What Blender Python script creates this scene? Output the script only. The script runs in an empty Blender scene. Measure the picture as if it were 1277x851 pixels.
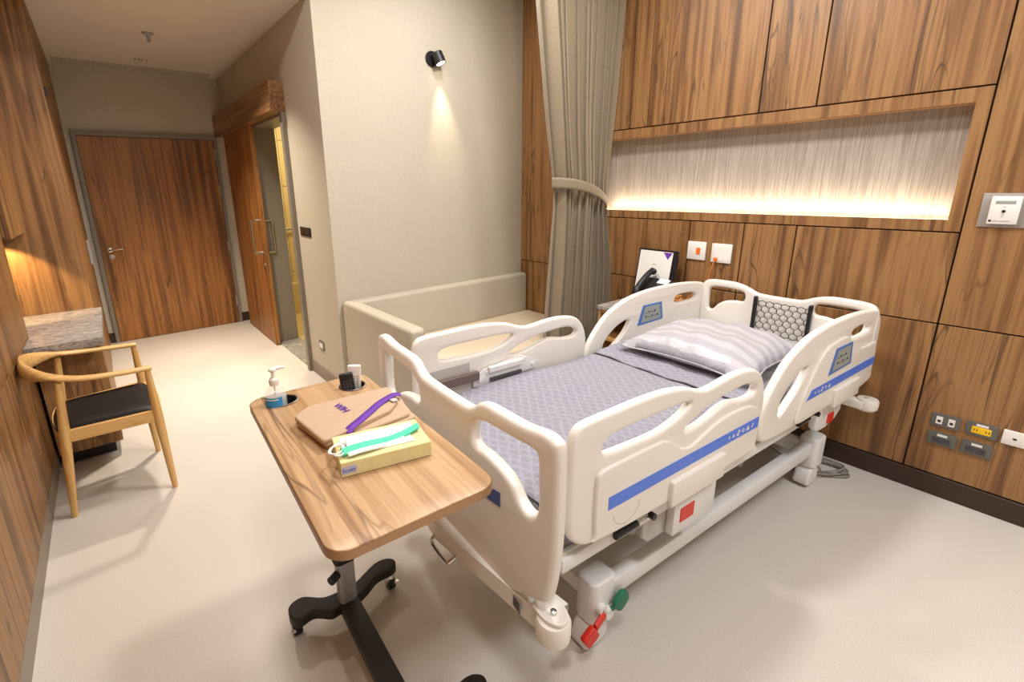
import bpy, bmesh, math, random
from mathutils import Vector, Matrix
random.seed(7)
D = bpy.data
SC = bpy.context.scene
COL = SC.collection
PI = math.pi
def R(a): return math.radians(a)

# ------------------------------------------------------------------ camera
H = 1.6
yaw, pit, rol = R(37.1736), R(14.9238), R(-1.1415)
Fv = Vector((math.sin(yaw)*math.cos(pit), math.cos(yaw)*math.cos(pit), -math.sin(pit)))
Rv = Vector((math.cos(yaw), -math.sin(yaw), 0)); Uv = Rv.cross(Fv)
R2 = Rv*math.cos(rol) + Uv*math.sin(rol); U2 = Uv*math.cos(rol) - Rv*math.sin(rol)
cd = D.cameras.new('camera'); cam = D.objects.new('camera', cd); COL.objects.link(cam)
m = Matrix((R2, U2, -Fv)).transposed().to_4x4(); m.translation = Vector((0, 0, H)); cam.matrix_world = m
cd.sensor_width = 36; cd.sensor_fit = 'HORIZONTAL'; cd.lens = 36*585.777/1277
cd.shift_x = (638.5-583.843)/1277; cd.shift_y = -(425.5-389.060)/1277
cd.clip_start = .05
SC.camera = cam

# ------------------------------------------------------------------ light
w = D.worlds.new('world'); SC.world = w; w.use_nodes = True
w.node_tree.nodes['Background'].inputs[0].default_value = (1, .85, .7, 1)
w.node_tree.nodes['Background'].inputs[1].default_value = .15
SC.view_settings.view_transform = 'Standard'; SC.view_settings.look = 'None'
SC.view_settings.gamma = 1; SC.view_settings.use_curve_mapping = False
SC.view_settings.exposure = 0.0

def area(name, loc, power, size, col, rot=(0, 0, 0), shape='DISK', sy=None, spread=180):
    l = D.lights.new(name, 'AREA'); l.energy = power; l.shape = shape; l.size = size; l.color = col
    if sy: l.size_y = sy
    l.spread = R(spread)
    o = D.objects.new(name, l); COL.objects.link(o); o.location = loc; o.rotation_euler = rot
    return o
def spot(name, loc, target, power, ang, col, blend=.8, rad=.02):
    l = D.lights.new(name, 'SPOT'); l.energy = power; l.spot_size = R(ang); l.color = col; l.spot_blend = blend; l.shadow_soft_size = rad
    o = D.objects.new(name, l); COL.objects.link(o); o.location = loc
    o.rotation_euler = (Vector(target)-Vector(loc)).to_track_quat('-Z', 'Y').to_euler()
    return o
WARM = (1, .86, .70); NEUT = (1, .96, .92)
area('ceiling_light_bed', (1.9, 1.45, 3.27), 50, .34, NEUT)
area('cool_fill_near', (2.3, -.9, 3.27), 54, .6, (.92, .95, 1))  # added cool overhead fill that greys the near floor; there is no window
area('ceiling_light_table', (.55, 2.3, 3.27), 26, .3, NEUT)
area('alcove_fill', (2.0, 2.45, 3.27), 20, .3, NEUT)  # added fill to brighten the alcove wall, sofa and curtain; no known fixture
area('ceiling_light_rear', (.2, -.2, 3.27), 32, .5, (1, .97, .96))
area('ceiling_light_corridor', (.58, 4.15, 2.825), 26, .16, (1, .88, .74), spread=100)
area('ceiling_light_entrance', (.58, 5.3, 2.825), 10, .12, (1, .82, .62), spread=70)
area('niche_led', (3.248, 1.40, 1.412), 9, .04, (1, .80, .56), (PI, 0, 0), 'RECTANGLE', 1.93)
spot('desk_niche_lamp', (-.62, 4.12, 1.352), (-.55, 4.30, .95), 30, 84, (1, .66, .30), .3)
spot('wall_spot_beam', (2.275, 3.25, 2.47), (2.325, 3.333, 2.0), 26, 44, (1, .80, .52), 1.0, .03)
area('bathroom_lamp', (2.0, 5.4, 2.6), 34, .5, (1, .86, .52))

# ------------------------------------------------------------------ materials
def lin(h):
    h = h.lstrip('#'); c = [int(h[i:i+2], 16)/255 for i in (0, 2, 4)]
    return tuple((v/12.92 if v <= .04045 else ((v+.055)/1.055)**2.4) for v in c) + (1,)
def mat(name, col, rough=.5, metal=0, spec=.5, bump=0, bscale=200, trans=0, emis=None, estr=0, coat=0, vary=0, vscale=5, sheen=0, bstretch=(1,1,1)):
    m = D.materials.new(name); m.use_nodes = True; nt = m.node_tree; b = nt.nodes['Principled BSDF']
    b.inputs['Base Color'].default_value = lin(col); b.inputs['Roughness'].default_value = rough
    b.inputs['Metallic'].default_value = metal; b.inputs['Specular IOR Level'].default_value = spec
    b.inputs['Transmission Weight'].default_value = trans; b.inputs['Coat Weight'].default_value = coat
    b.inputs['Sheen Weight'].default_value = sheen
    if emis: b.inputs['Emission Color'].default_value = lin(emis); b.inputs['Emission Strength'].default_value = estr
    tc = nt.nodes.new('ShaderNodeTexCoord')
    if vary:
        n = nt.nodes.new('ShaderNodeTexNoise'); n.inputs['Scale'].default_value = vscale; n.inputs['Detail'].default_value = 5
        nt.links.new(tc.outputs['Object'], n.inputs['Vector'])
        h = nt.nodes.new('ShaderNodeHueSaturation'); h.inputs['Color'].default_value = lin(col)
        mr = nt.nodes.new('ShaderNodeMapRange'); mr.inputs[1].default_value = .3; mr.inputs[2].default_value = .7
        mr.inputs[3].default_value = 1-vary; mr.inputs[4].default_value = 1+vary
        nt.links.new(n.outputs[0], mr.inputs[0]); nt.links.new(mr.outputs[0], h.inputs['Value']); nt.links.new(h.outputs[0], b.inputs['Base Color'])
    if bump:
        mp = nt.nodes.new('ShaderNodeMapping'); mp.inputs['Scale'].default_value = bstretch
        n = nt.nodes.new('ShaderNodeTexNoise'); n.inputs['Scale'].default_value = bscale; n.inputs['Detail'].default_value = 2
        nt.links.new(tc.outputs['Object'], mp.inputs[0]); nt.links.new(mp.outputs[0], n.inputs['Vector'])
        bp = nt.nodes.new('ShaderNodeBump'); bp.inputs['Strength'].default_value = bump; bp.inputs['Distance'].default_value = .002
        nt.links.new(n.outputs[0], bp.inputs['Height']); nt.links.new(bp.outputs[0], b.inputs['Normal'])
    return m
def ramp(nt, stops):
    r = nt.nodes.new('ShaderNodeValToRGB'); e = r.color_ramp.elements
    while len(e) < len(stops): e.new(.5)
    for i, (p, c) in enumerate(stops): e[i].position = p; e[i].color = lin(c)
    return r
def wood(name, axis='z', light='#A0774A', mid='#845D37', dark='#634428', vein='#3F2A1A', rough=.45, sc=1.0, veins=.75, warp=.8):
    """veneer: noise stretched along the grain; thin dark veins follow its wandering level lines"""
    m = D.materials.new(name); m.use_nodes = True; nt = m.node_tree; b = nt.nodes['Principled BSDF']; L = nt.links.new
    b.inputs['Roughness'].default_value = rough
    tc = nt.nodes.new('ShaderNodeTexCoord'); oi = nt.nodes.new('ShaderNodeObjectInfo')
    off = nt.nodes.new('ShaderNodeVectorMath'); off.operation = 'SCALE'; off.inputs[0].default_value = (7.3, 5.1, 3.7)
    L(oi.outputs['Random'], off.inputs['Scale'])
    ad = nt.nodes.new('ShaderNodeVectorMath'); ad.operation = 'ADD'; L(tc.outputs['Object'], ad.inputs[0]); L(off.outputs[0], ad.inputs[1])
    def noise(a, bb, detail=3, dist=0, rgh=.5, shift=0):
        mp = nt.nodes.new('ShaderNodeMapping'); v = [a, a, a]; v['xyz'.index(axis)] = bb
        mp.inputs['Scale'].default_value = [k*sc for k in v]; mp.inputs['Location'].default_value = (shift, shift*1.7, shift*.6); L(ad.outputs[0], mp.inputs[0])
        n = nt.nodes.new('ShaderNodeTexNoise'); n.inputs['Scale'].default_value = 1; n.inputs['Detail'].default_value = detail
        n.inputs['Distortion'].default_value = dist; n.inputs['Roughness'].default_value = rgh; L(mp.outputs[0], n.inputs['Vector']); return n.outputs[0]
    def math_(op, a, c=None):
        q = nt.nodes.new('ShaderNodeMath'); q.operation = op
        for i, v in enumerate((a, c)):
            if isinstance(v, (int, float)): q.inputs[i].default_value = v
            elif v is not None: L(v, q.inputs[i])
        return q.outputs[0]
    def mr_(x, a, c, d, e):
        q = nt.nodes.new('ShaderNodeMapRange'); q.interpolation_type = 'SMOOTHSTEP'
        for i, v in enumerate((a, c, d, e)): q.inputs[i+1].default_value = v
        L(x, q.inputs[0]); return q.outputs[0]
    n1 = noise(9, .5, 1.5, warp); n2 = noise(40, .7, 2, .3, .5, 3.1); n3 = noise(300, 6, 2)
    base = math_('ADD', math_('MULTIPLY', n1, .62), math_('MULTIPLY', n2, .38))
    r = ramp(nt, [(.36, dark), (.45, mid), (.53, light), (.62, mid), (.7, dark)]); L(base, r.inputs[0])
    def vein_(n, wd): return mr_(math_('ABSOLUTE', math_('SUBTRACT', n, .5)), 0, wd, 1, 0)
    va = vein_(noise(8, .6, 2.2, warp*1.2, .5, 8.2), .016); vb = vein_(noise(15, .8, 1.5, warp, .5, 14.9), .02)
    vm = mr_(noise(6, .7, 1, .2, .5, 21), .42, .6, .15, 1)
    v = math_('MULTIPLY', math_('MAXIMUM', va, math_('MULTIPLY', vb, .6)), math_('MULTIPLY', vm, veins))
    mx = nt.nodes.new('ShaderNodeMix'); mx.data_type = 'RGBA'; mx.inputs['B'].default_value = lin(vein)
    L(v, mx.inputs['Factor']); L(r.outputs[0], mx.inputs['A'])
    hs = nt.nodes.new('ShaderNodeHueSaturation'); L(mx.outputs['Result'], hs.inputs['Color'])
    L(mr_(n3, .3, .7, .93, 1.06), hs.inputs['Value']); L(hs.outputs[0], b.inputs['Base Color'])
    return m
M = {}
M['wood'] = wood('walnut_veneer')
M['wood_h'] = wood('walnut_veneer_horizontal', 'y')
M['door_wood'] = wood('door_veneer', light='#AC753A', mid='#8E5D2D', dark='#6B4422', vein='#452A18')
M['table_wood'] = wood('table_laminate', 'y', light='#C4A27A', mid='#B28D65', dark='#977350', vein='#6A4C36', rough=.34, sc=1.3, veins=.8, warp=.35)
M['table_edge'] = mat('table_edging', '#A9835C', .4)
M['ash'] = wood('ash_wood', 'x', light='#DDB273', mid='#D2A563', dark='#C29353', vein='#A87C44', rough=.4, sc=2.2, veins=.6)
M['ash_z'] = wood('ash_wood_leg', 'z', light='#DDB273', mid='#D2A563', dark='#C29353', vein='#A87C44', rough=.4, sc=2.2, veins=.4)
M['niche_wood'] = wood('oak_shelf', 'z', light='#C79A64', mid='#B48652', dark='#9A7042', vein='#86603A', sc=2)
M['paper'] = mat('woven_wallpaper', '#C2BAA8', .8, bump=.35, bscale=120, vary=.03, vscale=40, bstretch=(1, 1, 3))
M['ceil'] = mat('ceiling_paint', '#D8CDBE', .9)
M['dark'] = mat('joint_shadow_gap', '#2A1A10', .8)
M['brown_base'] = mat('dark_skirting', '#3C281C', .5)
M['grey_base'] = mat('taupe_skirting', '#8A7C6C', .45)
M['steel_frame'] = mat('grey_door_frame', '#857D70', .45, vary=.02)
M['chrome'] = mat('polished_chrome', '#D8D8D8', .15, 1)
M['satin'] = mat('satin_metal', '#B0AFB0', .42, .45)
M['black'] = mat('black_plastic', '#17161A', .45)
M['blackmetal'] = mat('black_powder_coat', '#221F1D', .5, bump=.2, bscale=500)
M['rubber'] = mat('grey_rubber', '#4A4A4E', .6)
M['white'] = mat('white_plastic', '#EDEAE4', .35)
M['bed'] = mat('bed_plastic', '#EAE5DC', .36)
M['bedw'] = mat('bed_white_paint', '#E4E3E1', .4)
M['bedgrey'] = mat('bed_grey_part', '#B9B5B0', .5)
M['blue'] = mat('blue_stripe', '#4F7BE4', .4)
M['panelblue'] = mat('panel_blue', '#4C79C0', .4)
M['panelgrey'] = mat('panel_grey', '#9AA39C', .4, vary=.05, vscale=120)
M['red'] = mat('red_plastic', '#D42A1E', .4)
M['green'] = mat('green_plastic', '#157052', .45)
M['browncover'] = mat('brown_cover', '#6B5A55', .5)
M['orange'] = mat('orange_plastic', '#F07018', .4)
M['sofa'] = mat('sofa_leatherette', '#BDB5A2', .5, vary=.02)
M['seat_cream'] = mat('cream_leatherette', '#DCCBB0', .5)
M['leather'] = mat('black_leather', '#0F0B0A', .5, spec=.35, bump=.15, bscale=300)
M['ink'] = mat('dark_ink', '#35304A', .6)
M['purple'] = mat('purple_webbing', '#6A35A6', .7, bump=.4, bscale=700)
M['navy'] = mat('navy_sticker', '#3A4E96', .5)
M['yellow'] = mat('yellow_socket', '#F5C518', .4)
M['plate'] = mat('brushed_grey_plate', '#6F6E69', .4, .4)
M['platelight'] = mat('light_grey_plate', '#A29C96', .45, .2)
M['bag'] = mat('tan_bag_fabric', '#BFA589', .9, bump=.5, bscale=600, vary=.03, vscale=60)
M['boxy'] = mat('yellow_green_card', '#DDD49C', .6, vary=.05, vscale=60)
M['mint'] = mat('mint_fabric', '#57D6AE', .8, bump=.5, bscale=400)
M['tissue'] = mat('white_tissue', '#F2F5F0', .9)
M['sheet'] = mat('paper_white', '#F0EDE8', .7)
M['tan'] = mat('tan_cord', '#C98A4A', .6)
M['orangecord'] = mat('orange_cord', '#D0762C', .6)
M['cablegrey'] = mat('grey_cable', '#8E8781', .5)
M['lcd'] = mat('phone_display', '#DDE6F0', .3, emis='#DDE6F0', estr=.25)
M['lamp'] = mat('lamp_glow', '#FFF3D8', .5, emis='#FFF0D0', estr=14)
M['led'] = mat('led_strip_glow', '#FFF0D8', .5, emis='#FFEBC8', estr=6)
M['tile'] = mat('bathroom_tile', '#C9B27C', .3, vary=.04, vscale=3)
M['silver'] = mat('vent_grey', '#B5ADA2', .5)
# floor vinyl
def floor_mat():
    m = mat('vinyl_floor', '#CFC3B4', .34); nt = m.node_tree; b = nt.nodes['Principled BSDF']; L = nt.links.new
    tc = nt.nodes.new('ShaderNodeTexCoord')
    n = nt.nodes.new('ShaderNodeTexNoise'); n.inputs['Scale'].default_value = 260; n.inputs['Detail'].default_value = 2; L(tc.outputs['Object'], n.inputs['Vector'])
    r = ramp(nt, [(.3, '#C4BDB3'), (.47, '#CFC8BE'), (.6, '#D3CCC3'), (.72, '#DAD4CB')]); L(n.outputs[0], r.inputs[0]); L(r.outputs[0], b.inputs['Base Color'])
    n2 = nt.nodes.new('ShaderNodeTexNoise'); n2.inputs['Scale'].default_value = 3; L(tc.outputs['Object'], n2.inputs['Vector'])
    mr = nt.nodes.new('ShaderNodeMapRange'); mr.inputs[3].default_value = .3; mr.inputs[4].default_value = .42; L(n2.outputs[0], mr.inputs[0]); L(mr.outputs[0], b.inputs['Roughness'])
    return m
M['floor'] = floor_mat()
def granite():
    m = mat('grey_granite', '#8D8A86', .3); nt = m.node_tree; b = nt.nodes['Principled BSDF']; L = nt.links.new
    tc = nt.nodes.new('ShaderNodeTexCoord'); mp = nt.nodes.new('ShaderNodeMapping'); mp.inputs['Rotation'].default_value = (0, 0, .9); mp.inputs['Scale'].default_value = (12, 30, 20)
    L(tc.outputs['Object'], mp.inputs[0])
    n = nt.nodes.new('ShaderNodeTexNoise'); n.inputs['Scale'].default_value = 1.6; n.inputs['Detail'].default_value = 7; n.inputs['Distortion'].default_value = 1.2; n.inputs['Roughness'].default_value = .65
    L(mp.outputs[0], n.inputs['Vector'])
    r = ramp(nt, [(.3, '#56524F'), (.45, '#85807B'), (.55, '#A29B94'), (.7, '#BEB7B0')]); L(n.outputs[0], r.inputs[0]); L(r.outputs[0], b.inputs['Base Color'])
    return m
M['granite'] = granite()
def striped(name, base, hi, axis, freq, bumpd=.4, sharp=.5, rough=.5, sheen=0):
    m = mat(name, base, rough, sheen=sheen); nt = m.node_tree; b = nt.nodes['Principled BSDF']; L = nt.links.new
    tc = nt.nodes.new('ShaderNodeTexCoord'); mp = nt.nodes.new('ShaderNodeMapping'); s = [.02, .02, .02]; s['xyz'.index(axis)] = 1
    mp.inputs['Scale'].default_value = s; L(tc.outputs['Object'], mp.inputs[0])
    n = nt.nodes.new('ShaderNodeTexNoise'); n.inputs['Scale'].default_value = freq; n.inputs['Detail'].default_value = 3; n.inputs['Roughness'].default_value = .7
    L(mp.outputs[0], n.inputs['Vector'])
    r = ramp(nt, [(.5-sharp/2*.5, base), (.5+sharp/2*.5, hi)]); L(n.outputs[0], r.inputs[0]); L(r.outputs[0], b.inputs['Base Color'])
    bp = nt.nodes.new('ShaderNodeBump'); bp.inputs['Strength'].default_value = bumpd; bp.inputs['Distance'].default_value = .004
    L(n.outputs[0], bp.inputs['Height']); L(bp.outputs[0], b.inputs['Normal'])
    return m
M['ribs'] = striped('pleated_niche_lining', '#837B73', '#A59C92', 'y', 190, .05, .5, .55)
M['vent'] = striped('vent_slots', '#A8A095', '#BDB6AB', 'x', 60, .1)
def curtain_mat():
    m = mat('taupe_curtain_cloth', '#8B7C67', .9, sheen=.3); nt = m.node_tree; b = nt.nodes['Principled BSDF']; L = nt.links.new
    tc = nt.nodes.new('ShaderNodeTexCoord'); mp = nt.nodes.new('ShaderNodeMapping'); mp.inputs['Scale'].default_value = (500, 500, 90); L(tc.outputs['Object'], mp.inputs[0])
    n = nt.nodes.new('ShaderNodeTexNoise'); n.inputs['Scale'].default_value = 1; n.inputs['Detail'].default_value = 3; L(mp.outputs[0], n.inputs['Vector'])
    r = ramp(nt, [(.3, '#786A54'), (.7, '#93856E')]); L(n.outputs[0], r.inputs[0]); L(r.outputs[0], b.inputs['Base Color'])
    return m
M['curtain'] = curtain_mat()
def blanket_mat():
    m = mat('quilted_grey_cloth', '#8B89A0', .75, sheen=.2); nt = m.node_tree; b = nt.nodes['Principled BSDF']; L = nt.links.new
    tc = nt.nodes.new('ShaderNodeTexCoord')
    def wave(rot, s, dist, dirn='X'):
        mp = nt.nodes.new('ShaderNodeMapping'); mp.inputs['Rotation'].default_value = (0, 0, rot); L(tc.outputs['Object'], mp.inputs[0])
        v = nt.nodes.new('ShaderNodeTexWave'); v.bands_direction = dirn; v.inputs['Scale'].default_value = s; v.inputs['Distortion'].default_value = dist
        v.inputs['Detail'].default_value = 2; v.inputs['Detail Scale'].default_value = 3; L(mp.outputs[0], v.inputs['Vector']); return v.outputs[0]
    def mul(op, a, c):
        q = nt.nodes.new('ShaderNodeMath'); q.operation = op
        for i, v in enumerate((a, c)):
            if isinstance(v, (int, float)): q.inputs[i].default_value = v
            else: L(v, q.inputs[i])
        return q.outputs[0]
    a = wave(.62, 9, 2.6); c = wave(-.62, 9, 2.6); f = wave(0, 40, 4.0, 'Y')
    ck = mul('MAXIMUM', mul('POWER', a, 4), mul('POWER', c, 4))
    h = mul('ADD', mul('MULTIPLY', ck, .6), mul('MULTIPLY', f, .45))
    r = ramp(nt, [(.1, '#848492'), (.5, '#91909E'), (.95, '#9F9EAA')]); L(h, r.inputs[0]); L(r.outputs[0], b.inputs['Base Color'])
    bp = nt.nodes.new('ShaderNodeBump'); bp.inputs['Strength'].default_value = .6; bp.inputs['Distance'].default_value = .004; L(h, bp.inputs['Height']); L(bp.outputs[0], b.inputs['Normal'])
    return m
M['blanket'] = blanket_mat()
def satin_mat(name, c1, c2, axis='x', per=.075):
    m = mat(name, c1, .38, sheen=.3); nt = m.node_tree; b = nt.nodes['Principled BSDF']; L = nt.links.new
    tc = nt.nodes.new('ShaderNodeTexCoord'); v = nt.nodes.new('ShaderNodeTexWave'); v.bands_direction = axis.upper(); v.inputs['Scale'].default_value = PI/10/per; v.inputs['Distortion'].default_value = .0
    L(tc.outputs['Object'], v.inputs['Vector'])
    r = ramp(nt, [(.45, c1), (.55, c2)]); L(v.outputs[0], r.inputs[0]); L(r.outputs[0], b.inputs['Base Color'])
    mr = nt.nodes.new('ShaderNodeMapRange'); mr.inputs[1].default_value = .45; mr.inputs[2].default_value = .55; mr.inputs[3].default_value = .55; mr.inputs[4].default_value = .3
    L(v.outputs[0], mr.inputs[0]); L(mr.outputs[0], b.inputs['Roughness'])
    n = nt.nodes.new('ShaderNodeTexNoise'); n.inputs['Scale'].default_value = 9; n.inputs['Distortion'].default_value = 1; L(tc.outputs['Object'], n.inputs['Vector'])
    bp = nt.nodes.new('ShaderNodeBump'); bp.inputs['Strength'].default_value = .5; bp.inputs['Distance'].default_value = .02; L(n.outputs[0], bp.inputs['Height']); L(bp.outputs[0], b.inputs['Normal'])
    return m
M['pillow'] = satin_mat('striped_satin', '#A9A6AE', '#BDBAC0')
# clear plastic and gel
def clear(name, col, alpha):
    m = mat(name, col, .06); m.node_tree.nodes['Principled BSDF'].inputs['Alpha'].default_value = alpha; return m
M['clear'] = clear('clear_bottle', '#F4F6F6', .22)
M['gel'] = clear('clear_gel', '#D8E4E6', .38)
M['label_blue'] = mat('blue_label', '#2E8FD0', .5, vary=.08, vscale=90)

# ------------------------------------------------------------------ geometry helpers
def sm(me, ang=35):
    for p in me.polygons: p.use_smooth = True
    me.set_sharp_from_angle(angle=R(ang))
class B:
    def __init__(s): s.bm = bmesh.new()
    def add(s, verts, faces, mat4=None):
        vs = [s.bm.verts.new(mat4 @ Vector(v) if mat4 else v) for v in verts]
        for f in faces:
            try: s.bm.faces.new([vs[i] for i in f])
            except ValueError: pass
        return s
    def box(s, lo, hi, bev=0, seg=2, mat4=None):
        t = bmesh.new(); bmesh.ops.create_cube(t, size=1)
        for v in t.verts: v.co = Vector([lo[i]+(v.co[i]+.5)*(hi[i]-lo[i]) for i in range(3)])
        if bev: bmesh.ops.bevel(t, geom=t.edges[:], offset=min(bev, .49*min(abs(hi[i]-lo[i]) for i in range(3))), segments=seg, profile=.5, affect='EDGES')
        return s.merge(t, mat4)
    def merge(s, t, mat4=None):
        if mat4: bmesh.ops.transform(t, matrix=mat4, verts=t.verts)
        me = D.meshes.new('tmp'); t.to_mesh(me); t.free(); s.bm.from_mesh(me); D.meshes.remove(me); return s
    def tube(s, pts, r, n=10, closed=False, flat=1.0, up=None):
        pts = [Vector(p) for p in pts]; k = len(pts); rr = r if isinstance(r, (list, tuple)) else [r]*k
        tang = []
        for i in range(k):
            a = pts[(i-1) % k] if (closed or i > 0) else pts[i]; b = pts[(i+1) % k] if (closed or i < k-1) else pts[i]
            tang.append((b-a).normalized())
        u = Vector(up) if up else (Vector((0, 0, 1)) if abs(tang[0].z) < .9 else Vector((1, 0, 0)))
        rings = []
        for i in range(k):
            t = tang[i]; u = (u-t*u.dot(t)).normalized(); v = t.cross(u)
            rings.append([s.bm.verts.new(pts[i]+(u*math.cos(a)*flat+v*math.sin(a))*rr[i]) for a in [2*PI*j/n for j in range(n)]])
        for i in range(k if closed else k-1):
            A, C = rings[i], rings[(i+1) % k]
            for j in range(n): s.bm.faces.new((A[j], A[(j+1) % n], C[(j+1) % n], C[j]))
        if not closed: s.bm.faces.new(rings[0][::-1]); s.bm.faces.new(rings[-1])
        return s
    def lathe(s, prof, n=24, mat4=None, cap=True):
        t = bmesh.new(); rings = []
        for r, z in prof:
            if r < 1e-6: rings.append([t.verts.new((0, 0, z))])
            else: rings.append([t.verts.new((r*math.cos(2*PI*j/n), r*math.sin(2*PI*j/n), z)) for j in range(n)])
        for A, C in zip(rings, rings[1:]):
            for j in range(n):
                q = [A[j % len(A)], A[(j+1) % len(A)], C[(j+1) % len(C)], C[j % len(C)]]
                q2 = []
                for v in q:
                    if v not in q2: q2.append(v)
                if len(q2) > 2: t.faces.new(q2)
        if cap:
            if len(rings[0]) > 1: t.faces.new(rings[0][::-1])
            if len(rings[-1]) > 1: t.faces.new(rings[-1])
        return s.merge(t, mat4)
    def plate(s, outer, holes=(), t=.03, mat4=None, bev=.006, smooth=True, res=3):
        """rounded plate from 2D outlines, thickness t centred on z=0 of its plane"""
        cu = D.curves.new('tmp', 'CURVE'); cu.dimensions = '2D'; cu.fill_mode = 'BOTH'
        bev = min(bev, t*.49)
        cu.extrude = t/2-bev; cu.bevel_depth = bev; cu.bevel_resolution = res; cu.offset = -bev
        for k, o in enumerate([outer]+list(holes)):
            pts = cat(o) if smooth else o
            sp = cu.splines.new('POLY'); sp.points.add(len(pts)-1); sp.use_cyclic_u = True
            for p, q in zip(sp.points, pts): p.co = (q[0], q[1], 0, 1)
        ob = D.objects.new('tmp', cu); COL.objects.link(ob)
        dg = bpy.context.evaluated_depsgraph_get(); me = D.meshes.new_from_object(ob.evaluated_get(dg), depsgraph=dg)
        if mat4: me.transform(mat4)
        s.bm.from_mesh(me); D.meshes.remove(me); D.objects.remove(ob); D.curves.remove(cu)
        bmesh.ops.remove_doubles(s.bm, verts=s.bm.verts, dist=1e-5)
        return s
    def grid(s, f, nu, nv, closeu=False):
        g = [[s.bm.verts.new(f(i/nu, j/nv)) for j in range(nv+1)] for i in range(nu if closeu else nu+1)]
        for i in range(nu):
            for j in range(nv):
                a = g[i]; c = g[(i+1) % len(g)]
                s.bm.faces.new((a[j], c[j], c[j+1], a[j+1]))
        return s
    def text(s, txt, size, mat4, depth=.0006, align='LEFT'):
        cu = D.curves.new('tmp', 'FONT'); cu.body = txt; cu.size = size; cu.extrude = depth; cu.align_x = align; cu.resolution_u = 3
        ob = D.objects.new('tmp', cu); COL.objects.link(ob)
        dg = bpy.context.evaluated_depsgraph_get(); me = D.meshes.new_from_object(ob.evaluated_get(dg), depsgraph=dg)
        me.transform(mat4); s.bm.from_mesh(me); D.meshes.remove(me); D.objects.remove(ob); D.curves.remove(cu); return s
    def obj(s, name, m, parent=None, label=None, cat_=None, group=None, kind=None, ang=35, loc=None, recalc=True):
        if recalc: bmesh.ops.recalc_face_normals(s.bm, faces=s.bm.faces)
        me = D.meshes.new(name); s.bm.to_mesh(me); s.bm.free(); sm(me, ang)
        me.materials.append(M[m] if isinstance(m, str) else m)
        o = D.objects.new(name, me); COL.objects.link(o)
        if parent: o.parent = parent
        if loc: o.location = loc
        if label: o['label'] = label
        if cat_: o['category'] = cat_
        if group: o['group'] = group
        if kind: o['kind'] = kind
        return o
def cat(pts, n=5):
    """closed Catmull-Rom through the points"""
    out = []; k = len(pts)
    for i in range(k):
        p0, p1, p2, p3 = [pts[(i+d) % k] for d in (-1, 0, 1, 2)]
        for j in range(n):
            t = j/n
            out.append(tuple(.5*((2*p1[a])+(-p0[a]+p2[a])*t+(2*p0[a]-5*p1[a]+4*p2[a]-p3[a])*t*t+(-p0[a]+3*p1[a]-3*p2[a]+p3[a])*t**3) for a in range(len(p1))))
    return out
def catopen(pts, n=6):
    P = [pts[0]]+list(pts)+[pts[-1]]; out = []
    for i in range(1, len(P)-2):
        for j in range(n):
            t = j/n; p0, p1, p2, p3 = P[i-1:i+3]
            out.append(tuple(.5*((2*p1[a])+(-p0[a]+p2[a])*t+(2*p0[a]-5*p1[a]+4*p2[a]-p3[a])*t*t+(-p0[a]+3*p1[a]-3*p2[a]+p3[a])*t**3) for a in range(len(p1))))
    out.append(tuple(pts[-1])); return out
def rrect(x0, y0, x1, y1, r, n=5):
    o = []
    for cx, cy, a0 in ((x1-r, y1-r, 0), (x0+r, y1-r, 90), (x0+r, y0+r, 180), (x1-r, y0+r, 270)):
        for j in range(n+1):
            a = R(a0+90*j/n); o.append((cx+r*math.cos(a), cy+r*math.sin(a)))
    return o
def circ(cx, cy, r, n=28): return [(cx+r*math.cos(2*PI*j/n), cy+r*math.sin(2*PI*j/n)) for j in range(n)]
def thing(name, label, cat_, loc=(0, 0, 0), rz=0, group=None, rot=None):
    o = D.objects.new(name, None); COL.objects.link(o); o.location = loc; o.rotation_euler = rot or (0, 0, rz); o.empty_display_size = .1
    o['label'] = label; o['category'] = cat_
    if group: o['group'] = group
    return o
def frame(o, x, y):
    """matrix taking plate plane (u,v) to given axes"""
    x = Vector(x).normalized(); y = Vector(y).normalized(); z = x.cross(y)
    mm = Matrix((x, y, z)).transposed().to_4x4(); mm.translation = Vector(o); return mm
def XZ(y): return frame((0, y, 0), (1, 0, 0), (0, 0, 1))      # plane facing -Y
def YZ(x): return frame((x, 0, 0), (0, 1, 0), (0, 0, 1))      # u=y, v=z
def struct(name, b, m, **k): return b.obj(name, m, kind='structure', **k)

# ------------------------------------------------------------------ room shell
XL, XN, XC, XR = -.160, -.461, 1.2996, 3.1895
YB, YF, ZC, ZM = 3.3454, 6.3447, 2.8304, 3.3
YN = -1.8
fl = struct('floor', B().box((-1.3, YN, -.1), (XR+.25, YF+.2, 0)), 'floor')
struct('ceiling', B().box((-1.3, YB, ZC), (XR+.3, YF+.2, ZC+.3)).box((-1.3, YN, ZM), (XR+.3, YB+.3, ZM+.13)).box((-1.3, YB, ZC+.3), (XR+.3, YB+.12, ZM)), 'ceil')
struct('wall_back', B().box((-1.3, YF, 0), (XR+.3, YF+.12, ZC)), 'paper')
struct('wall_alcove', B().box((XC, YB-.012, 0), (XR+.0139, YB+.12, ZM)), 'paper')
# corridor wall with the bathroom opening Y 4.13..5.12, z 0..2.24
struct('wall_corridor', B().box((XC, YB+.12, 0), (XC+.12, 4.13, ZC)).box((XC, 5.12, 0), (XC+.12, YF, ZC)).box((XC, 4.13, 2.24), (XC+.12, 5.12, ZC)), 'paper')
struct('wall_front', B().box((-1.3, YN-.1, 0), (XR+.25, YN, ZM)), 'paper')
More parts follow.
